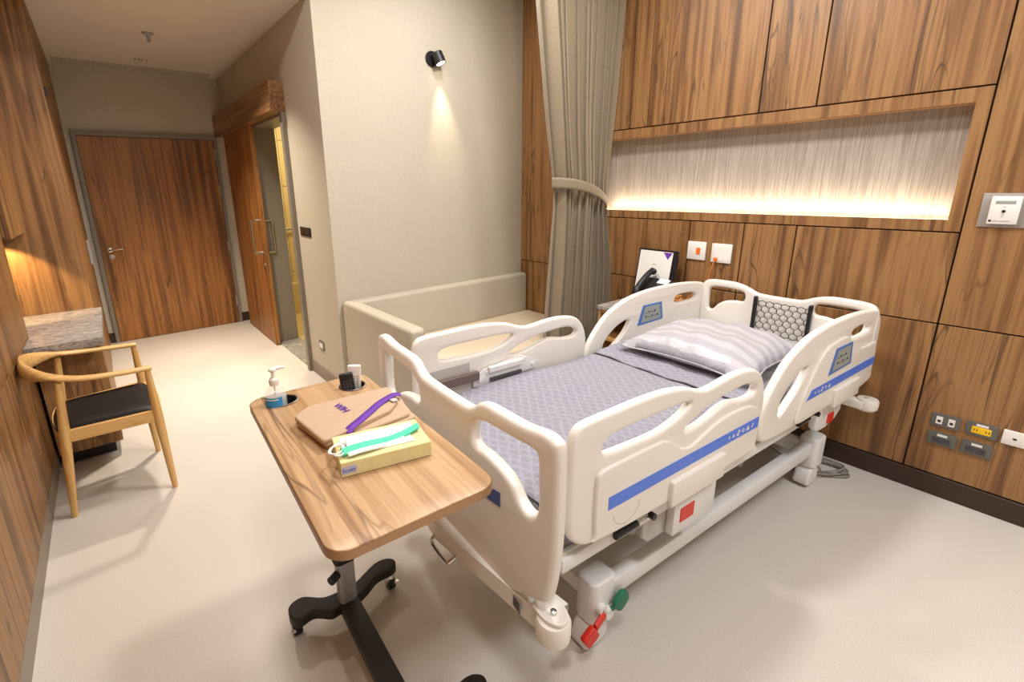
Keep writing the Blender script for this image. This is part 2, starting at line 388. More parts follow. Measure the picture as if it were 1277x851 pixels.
# right wall substrate with niche recess
NY0, NY1, NZ0, NZ1 = .417, 2.46, 1.402, 1.922
b = B(); xs = XR+.014
b.box((xs, YN, 0), (xs+.12, YB, NZ0-.035)).box((xs, YN, NZ1+.013), (xs+.12, YB, ZM)).box((xs, YN, NZ0-.035), (xs+.12, NY0-.013, NZ1+.013)).box((xs, NY1+.013, NZ0-.035), (xs+.12, YB, NZ1+.013)).box((xs+.107, NY0-.013, NZ0-.035), (xs+.12, NY1+.013, NZ1+.013))
wr = struct('wall_right', b, 'dark')
def panel(y0, y1, z0, z1, parent, m='wood'):
    g = .0035
    return B().box((XR, y0+g, z0+g), (XR+.0139, y1-g, z1-g), .0015, 1).obj('panel', m, parent)
z1, z2, z3, zb = 1.987, 1.3455, .8995, .112
for (ya, yb) in ((2.62, YB+.002),):
    panel(ya, yb, z3, ZM, wr); panel(ya, yb, zb, z3, wr)
for ya, yb in ((2.199, 2.62), (2.056, 2.199), (1.324, 2.056), (1.034, 1.324), (.365, 1.034)): panel(ya, yb, z1, ZM, wr)
for ya, yb in ((1.67, 2.62), (1.32, 1.67), (1.034, 1.32), (.365, 1.034)): panel(ya, yb, z3, z2, wr)
for ya, yb in ((1.32, 2.62), (.365, 1.32)): panel(ya, yb, zb, z3, wr)
for ya, yb in ((-.35, .365), (-1.05, -.35), (YN, -1.05)): panel(ya, yb, z3, ZM, wr); panel(ya, yb, zb, z3, wr)
# frame around niche: one mitred panel ring, and reveals
g = .0035
ring = B().plate([(.365+g, z2+g), (2.62-g, z2+g), (2.62-g, z1-g), (.365+g, z1-g)], [[(NY0, NZ0), (NY0, NZ1), (NY1, NZ1), (NY1, NZ0)]], .0139, YZ(XR+.007), .001, smooth=False, res=0)
ring.obj('niche_frame', 'wood', wr)
dn = .105
B().box((XR+.002, NY0-.012, NZ1), (XR+dn, NY1+.012, NZ1+.012)).box((XR+.002, NY0-.012, NZ0), (XR+dn, NY0, NZ1)).box((XR+.002, NY1, NZ0), (XR+dn, NY1+.012, NZ1)).box((XR+.002, NY0, NZ0-.02), (XR+.045, NY1, NZ0)).obj('niche_reveal', 'wood_h', wr)
B().box((XR+dn, NY0-.012, NZ0-.03), (XR+dn+.01, NY1+.012, NZ1+.012)).obj('niche_lining', 'ribs', wr)
B().box((XR+.045, NY0, NZ0-.03), (XR+dn, NY1, NZ0-.022)).obj('light_trough', 'white', wr)
B().box((XR+.0455, NY0+.001, NZ0-.016), (XR+dn-.001, NY1-.001, NZ0-.003)).obj('led_strip', 'led', wr)
struct('baseboard_right', B().box((XR-.006, YN, 0), (XR+.0139, YB, .109), .002, 1), 'brown_base')
struct('baseboard_alcove', B().box((XC-.001, YB-.008, 0), (XR-.006, YB, .11)), 'grey_base')
struct('baseboard_corridor', B().box((XC-.008, YB-.008, 0), (XC, 4.075, .112)).box((XC-.008, 6.1, 0), (XC, YF, .112)), 'grey_base')
struct('baseboard_back', B().box((1.20, YF-.008, 0), (XC-.008, YF, .112)).box((XL+.001, YF-.008, 0), (-.11, YF, .112)), 'brown_base')

# left wall: near panelled return (X = XN), ends at Y 3.65
wl = struct('wall_left', B().box((-.62, YN, .0), (XN-.0141, 3.648, ZM)), 'dark')
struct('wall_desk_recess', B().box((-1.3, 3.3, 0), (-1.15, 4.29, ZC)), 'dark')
struct('wall_entrance_left', B().box((-1.3, 4.3, 0), (-1.16, YF, ZC)), 'paper')
def lpanel(y0, y1, z0, z1): return B().box((XN-.014, y0+g, z0+g), (XN, y1-g, z1-g), .0015, 1).obj('panel', 'wood', wl)
for ya, yb in ((2.03, 3.652), (.9, 2.03), (-.3, .9), (YN, -.3)):
    lpanel(ya, yb, .112, .805); lpanel(ya, yb, .805, 2.1); lpanel(ya, yb, 2.1, ZM)
struct('baseboard_left', B().box((XN-.014, YN, 0), (XN, 3.648, .109)), 'grey_base')

# far entrance door
d = D.objects.new('door_1', None); COL.objects.link(d); d['kind'] = 'structure'; d.location = (0, YF, 0)
x0, x1, zt = -.069, 1.156, 2.167
B().box((x0, -.028, .004), (x1, -.002, zt), .002, 1).obj('door_leaf', 'door_wood', d)
fw = .042
fr = B().box((x0-fw, -.036, 0), (x0-.004, 0, zt+.005), .002, 1).box((x1+.004, -.036, 0), (x1+fw-.006, 0, zt+.005), .002, 1).box((x0-fw, -.036, zt+.005), (x1+fw-.006, 0, zt+fw+.004), .002, 1)
fr.obj('door_frame', 'steel_frame', d)
h = B(); h.lathe([(.0, 0), (.026, 0), (.026, .008), (.012, .01), (.0, .01)], 20, frame((.005, -.028, 1.02), (1, 0, 0), (0, 0, 1)))
h.tube([(.005, -.034, 1.02), (.005, -.075, 1.02), (.02, -.08, 1.02), (.12, -.08, 1.028)], .009, 10).obj('lever_handle', 'chrome', d)
B().lathe([(.0, 0), (.024, 0), (.024, .008), (.01, .012), (0, .012)], 20, frame((.012, -.028, .945), (1, 0, 0), (0, 0, 1))).obj('keyhole_rose', 'satin', d)
for z in (.22, .9, 1.55, 1.95): B().tube([(x1+.002, -.04, z), (x1+.002, -.04, z+.12)], .008, 8).obj('hinge', 'satin', d)

# sliding bathroom door
d = D.objects.new('door_2', None); COL.objects.link(d); d['kind'] = 'structure'; d.location = (XC, 4.1, 0)
lf = B().box((-.055, .93, .008), (-.012, 2.05, 2.3), .002, 1).obj('door_leaf', 'door_wood', d)
for sx, yo in ((-1, .06), (1, .055)):
    xo = -.055 if sx < 0 else -.012
    y = .93+yo; e = xo+sx*.075
    B().tube(catopen([(xo, y, .99), (e*.9+xo*.1, y, .99), (e, y, 1.02), (e, y, 1.28), (e*.9+xo*.1, y, 1.31), (xo, y, 1.31)], 5), .012, 12).obj('pull_handle', 'chrome', lf)
B().lathe([(0, 0), (.022, 0), (.022, .01), (0, .012)], 16, frame((-.055, .98, .86), (0, -1, 0), (0, 0, 1))).obj('lock_knob', 'chrome', lf)
fb = B().box((-.035, -.03, 0), (.15, .03, 2.225), .003, 1)            # near jamb, proud of the wall
fb.box((-.004, 1.0, 0), (.2, 1.06, 2.225)).box((-.004, .03, 2.19), (.2, 1.0, 2.24))
fb.obj('door_frame', 'steel_frame', d)
B().box((-.004, .03, .0), (.22, 1.0, .012)).obj('threshold', 'granite', d)
pm = struct('trim_1', B().box((XC-.115, 4.06, 2.206), (XC, YF-.03, 2.425), .002, 1), 'wood_h')
# bathroom behind
bt = struct('wall_bathroom', B().box((3.3, 3.6, 0), (3.4, YF, ZC)), 'tile')
gt = .004
for i in range(5):
    for j in range(5):
        xa = 1.43+i*.45; za = .0+j*.55
        if xa > 2.6: continue
        B().box((xa+gt, YF-.012, za+gt), (xa+.45-gt, YF-.0005, min(za+.55, 2.82)-gt), .002, 1).obj('tile', 'tile', bt)
B().box((1.42, 6.2, .0), (3.3, YF-.013, .42), .004, 1).obj('tiled_ledge', 'tile', bt)
rail = thing('towel_rail', 'chrome towel rail inside the lit bathroom', 'towel rail', (1.62, YF-.06, 1.12))
B().tube([(-.2, 0, 0), (.5, 0, 0)], .012, 10).obj('bar', 'chrome', rail)
for x in (-.15, .45): B().tube([(x, .06, 0), (x, 0, 0)], .01, 8).obj('bracket', 'chrome', rail)
B().box((XC+.12, YB+.12, .0), (3.3, YF, .006)).obj('floor_bathroom', 'tile', kind='structure')

# ------------------------------------------------------------------ left fittings
# wardrobe block: side face at Y 4.3, front at X = XL
t = thing('wardrobe', 'tall walnut wardrobe block beside the entrance door, full ceiling height', 'wardrobe', (-.6, 4.3, 0))
B().box((-.02, .015, .0), (XL+.6-.022, YF-4.3-.011, ZC-.002)).obj('carcass', 'wood', t)
B().box((-.55, 0, .0), (XL+.6-.0, .0148, ZC-.003), .001, 1).obj('side_panel', 'wood', t)
for i, (ya, yb) in enumerate(((.018, .68), (.686, 1.35), (1.356, 2.03))):
    dd = B().box((XL+.6-.0215, ya, .06), (XL+.6, yb, ZC-.01), .0015, 1).obj('door', 'wood', t)
    if i == 2: B().box((XL+.6-.001, .10+ya, .95), (XL+.6+.022, .125+ya, 1.18), .003, 1).obj('handle', 'satin', dd)
B().box((XL+.6-.03, .04, 2.235), (XL+.6+.012, .1, 2.29)).obj('label_holder', 'black', t)
# upper cabinet over the desk niche
t = thing('upper_cabinet', 'walnut wall cabinet with lamp over the granite desk niche', 'cabinet', (-.8, 3.66, 1.362))
B().box((-.33, .004, .012), (.355, .638, 1.46), .002, 1).obj('body', 'wood', t)
B().box((.356, .002, 0), (.374, .636, 1.46), .0015, 1).obj('door', 'wood', t)
B().box((.12, .40, .0005), (.22, .50, .0115)).obj('lamp_housing', 'black', t)
# lower cabinet
t = thing('base_cabinet', 'dark walnut cabinet under the granite desk top', 'cabinet', (-.46, 3.45, 0))
B().box((-.15, .2, .09), (.325, .846, .748), .002, 1).obj('body', 'wood', t)
B().box((.0155, .02, .09), (.325, .198, .748), .002, 1).obj('drawer_front', 'wood', t)
B().box((.02, .09, 0), (.28, .80, .09)).obj('plinth', 'black', t)
B().box((-.9, 3.375+.0, .751), (-.117, 4.299, .80), .003, 1).obj('granite_counter', 'granite', label='grey veined granite desk top behind the wooden armchair', cat_='counter') if False else None
cb = B().plate([(XN+.001, 3.355), (-.117, 3.355), (-.117, 4.298), (-1.1, 4.298), (-1.1, 3.66), (XN+.001, 3.66)], [], .05, frame((0, 0, .775), (1, 0, 0), (0, 1, 0)), .002, smooth=False, res=1)
cb.obj('desk_counter', 'granite', label='grey veined granite desk top behind the wooden armchair', cat_='counter')

# ------------------------------------------------------------------ ceiling fittings
t = thing('fire_sprinkler', 'chrome fire sprinkler head on the corridor ceiling', 'sprinkler', (.538, 4.852, ZC))
B().lathe([(0, 0), (.042, 0), (.038, -.012), (.016, -.018), (.014, -.03), (0, -.03)]).obj('escutcheon', 'satin', t)
b = B().tube([(0, 0, -.03), (.014, 0, -.045), (0, 0, -.06)], .003, 6).tube([(0, 0, -.03), (-.014, 0, -.045), (0, 0, -.06)], .003, 6).tube([(0, 0, -.03), (0, 0, -.07)], .004, 6).lathe([(0, -.06), (.016, -.062), (.016, -.065), (0, -.066)])
b.obj('deflector', 'satin', t)
t = thing('small_downlight', 'tiny chrome detector in the corridor ceiling near the air vent', 'downlight', (.548, 5.80, ZC))  # small ceiling downlight, modelled unlit with a stud on either side
B().lathe([(0, 0), (.024, 0), (.02, -.01), (0, -.012)]).obj('body', 'chrome', t)
for dx in (-.045, .05): B().lathe([(0, 0), (.013, 0), (.01, -.008), (0, -.01)], 16, Matrix.Translation((dx, 0, 0))).obj('side_stud', 'satin', t)
t = thing('air_vent', 'long grey slotted air diffuser along the corridor ceiling edge', 'vent', (.54, 6.215, ZC))
B().box((-.67, -.11, -.004), (.66, .11, 0), .001, 1).obj('frame', 'silver', t)
for k in range(4): B().box((-.66+k*.33, -.08, -.007), (-.66+k*.33+.32, .08, -.0042)).obj('grille', 'vent', t)

# ------------------------------------------------------------------ wall items, corridor wall
t = thing('switch_plate', 'dark bronze switch plate on the wall beside the bathroom door', 'switch', (XC, 3.88, 1.27))
B().box((-.008, -.12, -.036), (0, .12, .036), .002, 1).obj('plate', 'dark', t)
for y in (-.055, .055): B().box((-.012, y-.045, -.022), (-.0082, y+.045, .022), .001, 1).obj('rocker', 'brown_base', t)
t = thing('corridor_socket', 'small square grey socket low on the corridor wall', 'socket', (XC, 3.775, .318))
B().box((-.008, -.055, -.04), (0, .055, .04), .002, 1).obj('plate', 'plate', t)
B().box((-.011, -.035, -.022), (-.0082, .035, .022), .001, 1).obj('insert', 'white', t)

# wall spotlight
t = thing('wall_spotlight', 'black cylindrical spotlight on the beige wall above the sofa', 'lamp', (2.25, YB, 2.545))
B().lathe([(0, 0), (.056, 0), (.056, .022), (.05, .028), (0, .028)], 28, frame((-.03, 0, .01), (1, 0, 0), (0, 0, 1)) @ Matrix.Identity(4)).obj('wall_plate', 'black', t)
ax = Vector((.25, -.35, -1)).normalized(); q = ax.to_track_quat('Z', 'Y').to_matrix().to_4x4()
q.translation = Vector((-.012, -.06, .045))
B().lathe([(0, 0), (.04, 0), (.043, .004), (.043, .085), (.037, .085), (.037, .078), (0, .078)], 28, q).obj('lamp_head', 'black', t)
B().lathe([(0, .079), (.034, .079), (.034, .081), (0, .081)], 24, q).obj('bulb', 'lamp', t)
B().tube([(-.02, -.02, .01), (.0, -.06, .02)], .014, 10).obj('arm', 'black', t)

# ------------------------------------------------------------------ headboard wall devices
def wallplate(name, label, cat_, y, z, w_, h_, m, th=.012, bev=.003):
    t = thing(name, label, cat_, (XR, y, z))
    B().box((-th, -w_/2, -h_/2), (0, w_/2, h_/2), bev, 2).obj('plate', m, t); return t
t = wallplate('call_switch', 'white wall plate with small orange button, left of the pair above the bed', 'switch', 1.602, 1.148, .125, .122, 'white')
B().box((-.017, -.028, -.022), (-.0122, -.001, .022), .002, 1).obj('orange_button', 'orange', t)
t = wallplate('nurse_call_plate', 'white wall plate with an orange cord plugged in, right of the pair above the bed', 'socket', 1.436, 1.145, .128, .124, 'white')
for dy in (-.03, 0, .03): B().box((-.0135, dy-.012, -.045), (-.0122, dy+.012, .045), .0005, 1).obj('insert', 'sheet', t)
B().box((-.03, .018, -.05), (-.0137, .038, -.03), .002, 1).obj('plug', 'orange', t)
cord = catopen([(3.16, 1.464, 1.10), (3.145, 1.475, 1.04), (3.15, 1.488, .97), (3.12, 1.51, .92), (3.0, 1.56, .83)], 8)
o = B().tube([(x-XR, y-1.436, z-1.145) for x, y, z in cord], .004, 6).obj('cord', 'orangecord', t, label='thin orange cord')
pts = []
for i in range(150):
    a = i*.42; r = .055+.018*math.sin(i*.13); pts.append((2.93+.75*r*math.cos(a)+.01*math.sin(i*.9), 1.60+r*.9*math.sin(a), .812+.06*(i/150)+.008*math.sin(i*.7)))
B().tube(pts, .0045, 6).obj('coiled_cord', 'tan', label='tan coiled cord heaped on the bedside cabinet behind the bed rail', cat_='cord')
t = wallplate('thermostat_panel', 'grey wall plate carrying a white control at the right edge of the picture', 'control', .20, 1.452, .24, .15, 'platelight', .006)
B().box((-.022, -.002+.0, -.06), (-.0062, .078+.012, .062), .004, 2).obj('control_body', 'white', t)
B().box((-.0235, .015, .03), (-.0222, .075, .042)).obj('display', 'panelgrey', t)
B().lathe([(0, 0), (.006, 0), (.006, .003), (0, .003)], 12, frame((-.0222, .045, -.003), (0, -1, 0), (0, 0, 1))).obj('dial', 'black', t)
bb = B()
for dz in (.014, -.018, -.026): bb.box((-.0232, .042, dz), (-.0222, .048, dz+.004))
bb.box((-.0232, .02, -.047), (-.0222, .072, -.043)).obj('printed_mark', 'bedgrey', t, kind='stuff')
B().lathe([(0, 0), (.005, 0), (.005, .001), (0, .001)], 12, frame((-.0222, .08, -.045), (0, -1, 0), (0, 0, 1))).obj('emblem', 'black', t)
# sockets
def outlet(name, label, y, z, m='plate'):
    return wallplate(name, label, 'socket', y, z, .107, .07, m, .009, .003)
t = outlet('data_outlet', 'grey wall plate with two white data ports, upper left of the socket cluster', .2515, .414)
for dy in (.022, -.022):
    p = B().box((-.012, dy-.012, -.02), (-.0092, dy+.012, .02), .001, 1).obj('port', 'white', t)
    B().box((-.0128, dy-.006, -.009), (-.0121, dy+.006, .003)).obj('jack', 'black', p)
t = outlet('yellow_outlet', 'grey wall plate with bright yellow double socket low on panelling', .1275, .418)
B().box((-.0125, -.033, -.02), (-.0092, .033, .014), .0015, 1).obj('yellow_insert', 'yellow', t)
s = B()
for dy in (-.02, .02):
    for e in (-.006, .004): s.box((-.0131, dy+e-.0015, -.008), (-.0124, dy+e+.0015, .002))
s.obj('slots', 'black', t, kind='stuff'); B().box((-.0105, -.02, .017), (-.0092, .02, .028)).obj('label_strip', 'white', t)
for nm, lb, y, z in (('grey_outlet', 'grey double socket plate, lower left of the socket cluster', .2495, .315), ('grey_outlet', 'grey double socket plate directly below the yellow socket', .1285, .317)):
    t = outlet(nm, lb, y, z); t['group'] = 'grey double sockets'
    B().box((-.0125, -.033, -.022), (-.0092, .033, .010), .0015, 1).obj('insert', 'rubber', t)
    s = B()
    for dy in (-.018, .018):
        for e in (-.006, .004): s.box((-.0131, dy+e-.0012, -.009), (-.0124, dy+e+.0012, .001))
    s.obj('slots', 'black', t, kind='stuff'); B().box((-.0105, -.018, .014), (-.0092, .018, .026)).obj('label_strip', 'white', t)
t = wallplate('white_outlet', 'white wall outlet plate at right picture edge beside the socket cluster', 'socket', .003, .419, .115, .072, 'white', .009)
B().box((-.0105, .012, -.005), (-.0092, .024, .003)).obj('jack', 'black', t)

# ------------------------------------------------------------------ curtain
def cx_edges(z):
    P = [(0, 2.44, 3.175), (.6, 2.485, 3.17), (1.0, 2.52, 3.14), (1.40, 2.545, 3.065), (1.58, 2.545, 3.05), (1.9, 2.49, 3.08), (2.3, 2.425, 3.12), (3.3, 2.26, 3.19)]
    for a, c in zip(P, P[1:]):
        if z <= c[0]:
            t = (z-a[0])/(c[0]-a[0])
            return a[1]+(c[1]-a[1])*t, a[2]+(c[2]-a[2])*t
    return P[-1][1:]
YCU = 2.30
ph = [random.uniform(-.5, .5) for _ in range(40)]
def cur(u, v):
    z = .02+v*3.25; a, c = cx_edges(z)
    k = 11; s = u*k
    squeeze = math.exp(-((z-1.53)/.35)**2)
    uu = u + .016*math.sin(2*PI*u*2.3+.8) + .010*math.sin(z*1.1+u*6)*math.sin(PI*u)
    wv = math.sin(2*PI*s+.35*math.sin(z*.9+u*4)); wv = math.copysign(abs(wv)**.9, wv)
    amp = (.072-.022*squeeze)*(.7+.3*math.sin(s*1.7+ph[1]+.25*z))
    y = YCU + amp*wv + .012*math.sin(5*u+z*.7) - .04*squeeze*math.sin(PI*u)
    x = a+(c-a)*min(1, max(0, uu)) + .014*math.sin(4*PI*s)*math.sin(PI*min(1,max(0,u)))
    return (min(x, XR-.012), y, z)
t = thing('privacy_curtain', 'taupe woven curtain tied back between the sofa and the bed', 'curtain', (0, 0, 0))
o = B().grid(cur, 300, 50).obj('curtain_cloth', 'curtain', t, ang=80, recalc=False)
md = o.modifiers.new('thickness', 'SOLIDIFY'); md.thickness = .003
# tieback: a band round the bundle, sagging to the right
def tie(u, v):
    a = 2*PI*u; cxm, hw = 2.80, .285
    x = cxm+hw*math.cos(a); y = YCU+.015+(.125*math.sin(a) if math.sin(a) < 0 else .075*math.sin(a))
    f = (x-(cxm-hw))/(2*hw); z = 1.612 - .03*f - .145*f**2.0 + (v-.5)*(.075-.02*f)
    return (x, y-.0*v, z)
o = B().grid(tie, 60, 4, True).obj('tieback', 'curtain', t, ang=80, recalc=False)
md = o.modifiers.new('thickness', 'SOLIDIFY'); md.thickness = .006
B().box((1.31, YCU-.012, ZM-.03), (XR-.001, YCU+.012, ZM)).obj('curtain_track', 'white', t)

# ------------------------------------------------------------------ sofa
t = thing('sofa', 'beige leatherette built-in sofa along the beige wall under the spotlight', 'sofa', (1.325, YB-.014, 0))
SW = XR-.006-1.325
B().box((0, -.10, .02), (SW, 0, .785), .03, 4).obj('backrest', 'sofa', t)
B().box((0, -1.02, .02), (.11, -.06, .785), .03, 4).obj('armrest', 'sofa', t)
B().box((.111, -1.0, .26), (SW, -.101, .42), .03, 4).obj('seat', 'seat_cream', t)
B().box((.111, -.98, .02), (SW, -.101, .259), .01, 2).obj('base', 'sofa', t)

# ------------------------------------------------------------------ bedside cabinet and what stands on it
t = thing('bedside_cabinet', 'wooden open bedside cabinet with grey stone top by the wall', 'bedside cabinet', (2.59, 1.525, 0))
W_, D_ = XR-2.59-.008, .42
B().box((-.005, -.005, .772), (W_, D_+.005, .80), .003, 1).obj('stone_top', 'granite', t)
for y in (0, D_-.022): B().box((.01, y, .05), (W_, y+.022, .771), .001, 1).obj('side_panel', 'niche_wood', t)
for z in (.05, .38, .56, .75): B().box((.012, .0225, z), (W_, D_-.0225, z+.02), .001, 1).obj('shelf', 'niche_wood', t)
B().box((W_-.012, .0225, .071), (W_, D_-.0225, .749)).obj('back_panel', 'dark', t)
B().box((.012, .024, .072), (.03, D_-.024, .378), .002, 1).obj('door', 'niche_wood', t)
B().box((.03, .01, 0), (W_, D_-.01, .0495)).obj('plinth', 'black', t)
# upright info folder
t = thing('display_folder', 'white information sheet in a black frame standing behind the telephone', 'folder', (3.055, 1.84, .8005), rot=(0, R(9), R(-3)))
B().box((0, -.155, 0), (.012, .155, .345), .002, 1).obj('cover', 'black', t)
B().box((.013, -.15, 0), (.03, -.10, .30), .004, 1).obj('spine', 'black', t)
pg = B().box((-.0025, -.118, .012), (-.0002, .142, .332)).obj('page', 'sheet', t)
B().add([(-.0032, -.045, .328), (-.0032, -.114, .328), (-.0032, -.085, .28)], [(0, 1, 2)]).obj('purple_triangle', 'purple', pg)
B().add([(-.0032, .12, .016), (-.0032, .045, .016), (-.0032, .09, .045)], [(0, 1, 2)]).obj('purple_triangle', 'purple', pg)
tm = lambda y, z: frame((-.0032, y, z), (0, -1, 0), (0, 0, 1))
bt_ = B()
for zz, wd in ((.235, .03), (.165, .10), (.148, .07), (.132, .05)): bt_.box((-.0034, .012-wd/2, zz), (-.0026, .012+wd/2, zz+.0035))
bt_.obj('text_lines', 'cablegrey', pg, kind='stuff')
bt_ = B().lathe([(0, 0), (.006, 0), (.006, .0006), (0, .0006)], 12, tm(.045, .105)); bt_.obj('round_emblem', 'ink', pg)
# telephone
t = thing('telephone', 'black desk telephone with lit display on the bedside cabinet', 'telephone', (2.94, 1.755, .8005), R(-6))
wd = B().add([(-.09, -.11, 0), (.09, -.11, 0), (.09, .11, 0), (-.09, .11, 0), (-.09, -.11, .03), (.09, -.11, .155), (.09, .11, .155), (-.09, .11, .03)],
             [(0, 3, 2, 1), (4, 5, 6, 7), (0, 1, 5, 4), (1, 2, 6, 5), (2, 3, 7, 6), (3, 0, 4, 7)])
bmesh.ops.bevel(wd.bm, geom=wd.bm.edges[:], offset=.008, segments=2, affect='EDGES'); wd.obj('base', 'black', t)
sl = math.atan2(.125, .18)
def onphone(x, y, h=.001): return (x, y, .03+(x+.09)*.694+h)
hs = B().tube(catopen([onphone(-.085, .075, .02), onphone(-.07, .078, .045), onphone(0, .08, .06), onphone(.07, .078, .055), onphone(.09, .075, .03)], 5), [.027]*6+[.021]*10+[.027]*5, 12, flat=.9)
hs.obj('handset', 'black', t)
q = frame(onphone(.06, -.035, .004), (0, -1, 0), (math.cos(sl), 0, math.sin(sl)))
B().box((-.042, -.022, -.001), (.042, .022, .004), .001, 1, q).obj('display', 'lcd', t)
kb = B()
for i in range(4):
    for j in range(3): kb.box((-.03+j*.022, -.1+i*.019, -.0), (-.014+j*.022, -.088+i*.019, .003), mat4=q)
kb.obj('keypad', 'rubber', t, kind='stuff')

# ------------------------------------------------------------------ hospital bed
bed = thing('hospital_bed', 'white electric hospital bed with side rails and blue stripes', 'bed', (.875, 1.248, 0), R(-4))
# -- side rails (plane X-Z, shape as seen from the near side)
FO = [(.077, .817), (.079, .90), (.095, .94), (.136, .957), (.259, .960), (.37, .962), (.493, .957), (.60, .940), (.67, .915), (.725, .901), (.786, .902), (.881, .911), (.984, .91), (1.08, .89), (1.14, .84), (1.172, .762), (1.172, .687), (1.152, .628), (1.138, .543), (1.13, .51), (1.0, .503), (.872, .503), (.65, .515), (.475, .529), (.208, .533), (.142, .545), (.092, .585), (.077, .64)]
FH1 = [(.205, .855), (.225, .878), (.30, .886), (.441, .886), (.584, .884), (.645, .872), (.60, .845), (.52, .824), (.437, .818), (.32, .822), (.222, .83)]
FH2 = [(.622, .782), (.68, .805), (.76, .828), (.87, .84), (1.0, .845), (1.07, .83), (1.095, .806), (1.072, .787), (1.0, .787), (.904, .805), (.83, .798), (.75, .778), (.68, .768), (.635, .77)]
FST = [(.205, .548), (.178, .58), (.175, .74), (.189, .783), (.26, .789), (.44, .789), (.505, .782), (.56, .747), (.60, .722), (.657, .712), (.73, .733), (.817, .754), (.92, .762), (1.03, .755), (1.10, .73), (1.122, .70), (1.128, .66), (1.125, .55), (1.11, .535), (.6, .535)]
HO = [(1.175, .567), (1.175, .648), (1.229, .748), (1.331, .848), (1.42, .895), (1.522, .930), (1.64, .950), (1.777, .960), (1.95, .962), (2.12, .955), (2.28, .938), (2.35, .915), (2.39, .87), (2.405, .783), (2.40, .657), (2.36, .53), (2.29, .50), (2.1, .495), (1.9, .50), (1.561, .508), (1.338, .512), (1.225, .525)]
HH1 = [(1.325, .635), (1.335, .69), (1.417, .758), (1.50, .79), (1.552, .792), (1.548, .765), (1.50, .71), (1.42, .655), (1.36, .618), (1.335, .615)]
HH2 = [(2.0, .852), (2.02, .874), (2.10, .882), (2.20, .876), (2.245, .858), (2.238, .833), (2.18, .826), (2.08, .826), (2.02, .834)]
HST = [(1.50, .53), (1.50, .60), (1.56, .70), (1.651, .810), (1.72, .850), (1.80, .862), (1.88, .868), (1.94, .862), (1.985, .835), (2.05, .80), (2.13, .765), (2.21, .757), (2.33, .757), (2.355, .73), (2.36, .60), (2.33, .535), (2.0, .525), (1.7, .525)]
YC = -.0575; YR = .478          # bed axis and half width over the rails
def T(P, k=.956): return [(-.786+(x+.786)*k, 1.6-(1.6-z)*k) for x, z in P]
def T1(x, z): return T([(x, z)])[0]
def ypl(sgn, d): return YC+sgn*(YR+d)
def side_rail(outer, holes, step, stripe, sgn, head):
    r = B().plate(T(outer), [T(h) for h in holes], .034, XZ(ypl(sgn, -.018)), .014, res=4).obj('side_rail', 'bed', bed)
    B().plate(T(step), [], .014, XZ(ypl(sgn, .0035)), .006, res=3).obj('raised_panel', 'bed', r)
    yy = ypl(sgn, .0108)
    B().plate(T(stripe), [], .0015, XZ(yy), .0003, smooth=False, res=0).obj('blue_stripe', 'blue', r)
    ic = B()
    xs_ = (.90, .93, .965, 1.0, 1.035, 1.07) if not head else (1.64, 1.675, 1.71, 1.75, 1.79)
    for k, x in enumerate(xs_):
        x_, z_ = T1(x, .664 if not head else .649); sz = 1.15 if 2 <= k <= 4 else .8
        F_ = frame((x_, yy+sgn*.0013, z_), (-sgn, 0, 0), (0, 0, 1)) @ Matrix.Scale(sz, 4)
        if k % 3 == 0: ic.plate(circ(0, 0, .0075, 10), [circ(0, 0, .0045, 10)], .0006, F_, .0001, smooth=False, res=0)
        elif k % 3 == 1: ic.add([(-.011, -.009, 0), (.011, -.009, 0), (0, .011, 0)], [(0, 1, 2)], F_)
        else: ic.box((-.012, -.0025, -.0003), (.012, .0025, .0003), mat4=F_ @ Matrix.Rotation(.6, 4, 'Z')).box((-.0025, -.011, -.0003), (.0025, .011, .0003), mat4=F_)
    ic.obj('white_icons', 'white', r, kind='stuff')
    return r
def tbox(b, x0, z0, x1, z1, ya, yb, bev=.004, seg=2):
    (a, c), (d_, e) = T([(x0, z0), (x1, z1)]); return b.box((a, min(ya, yb), c), (d_, max(ya, yb), e), bev, seg)
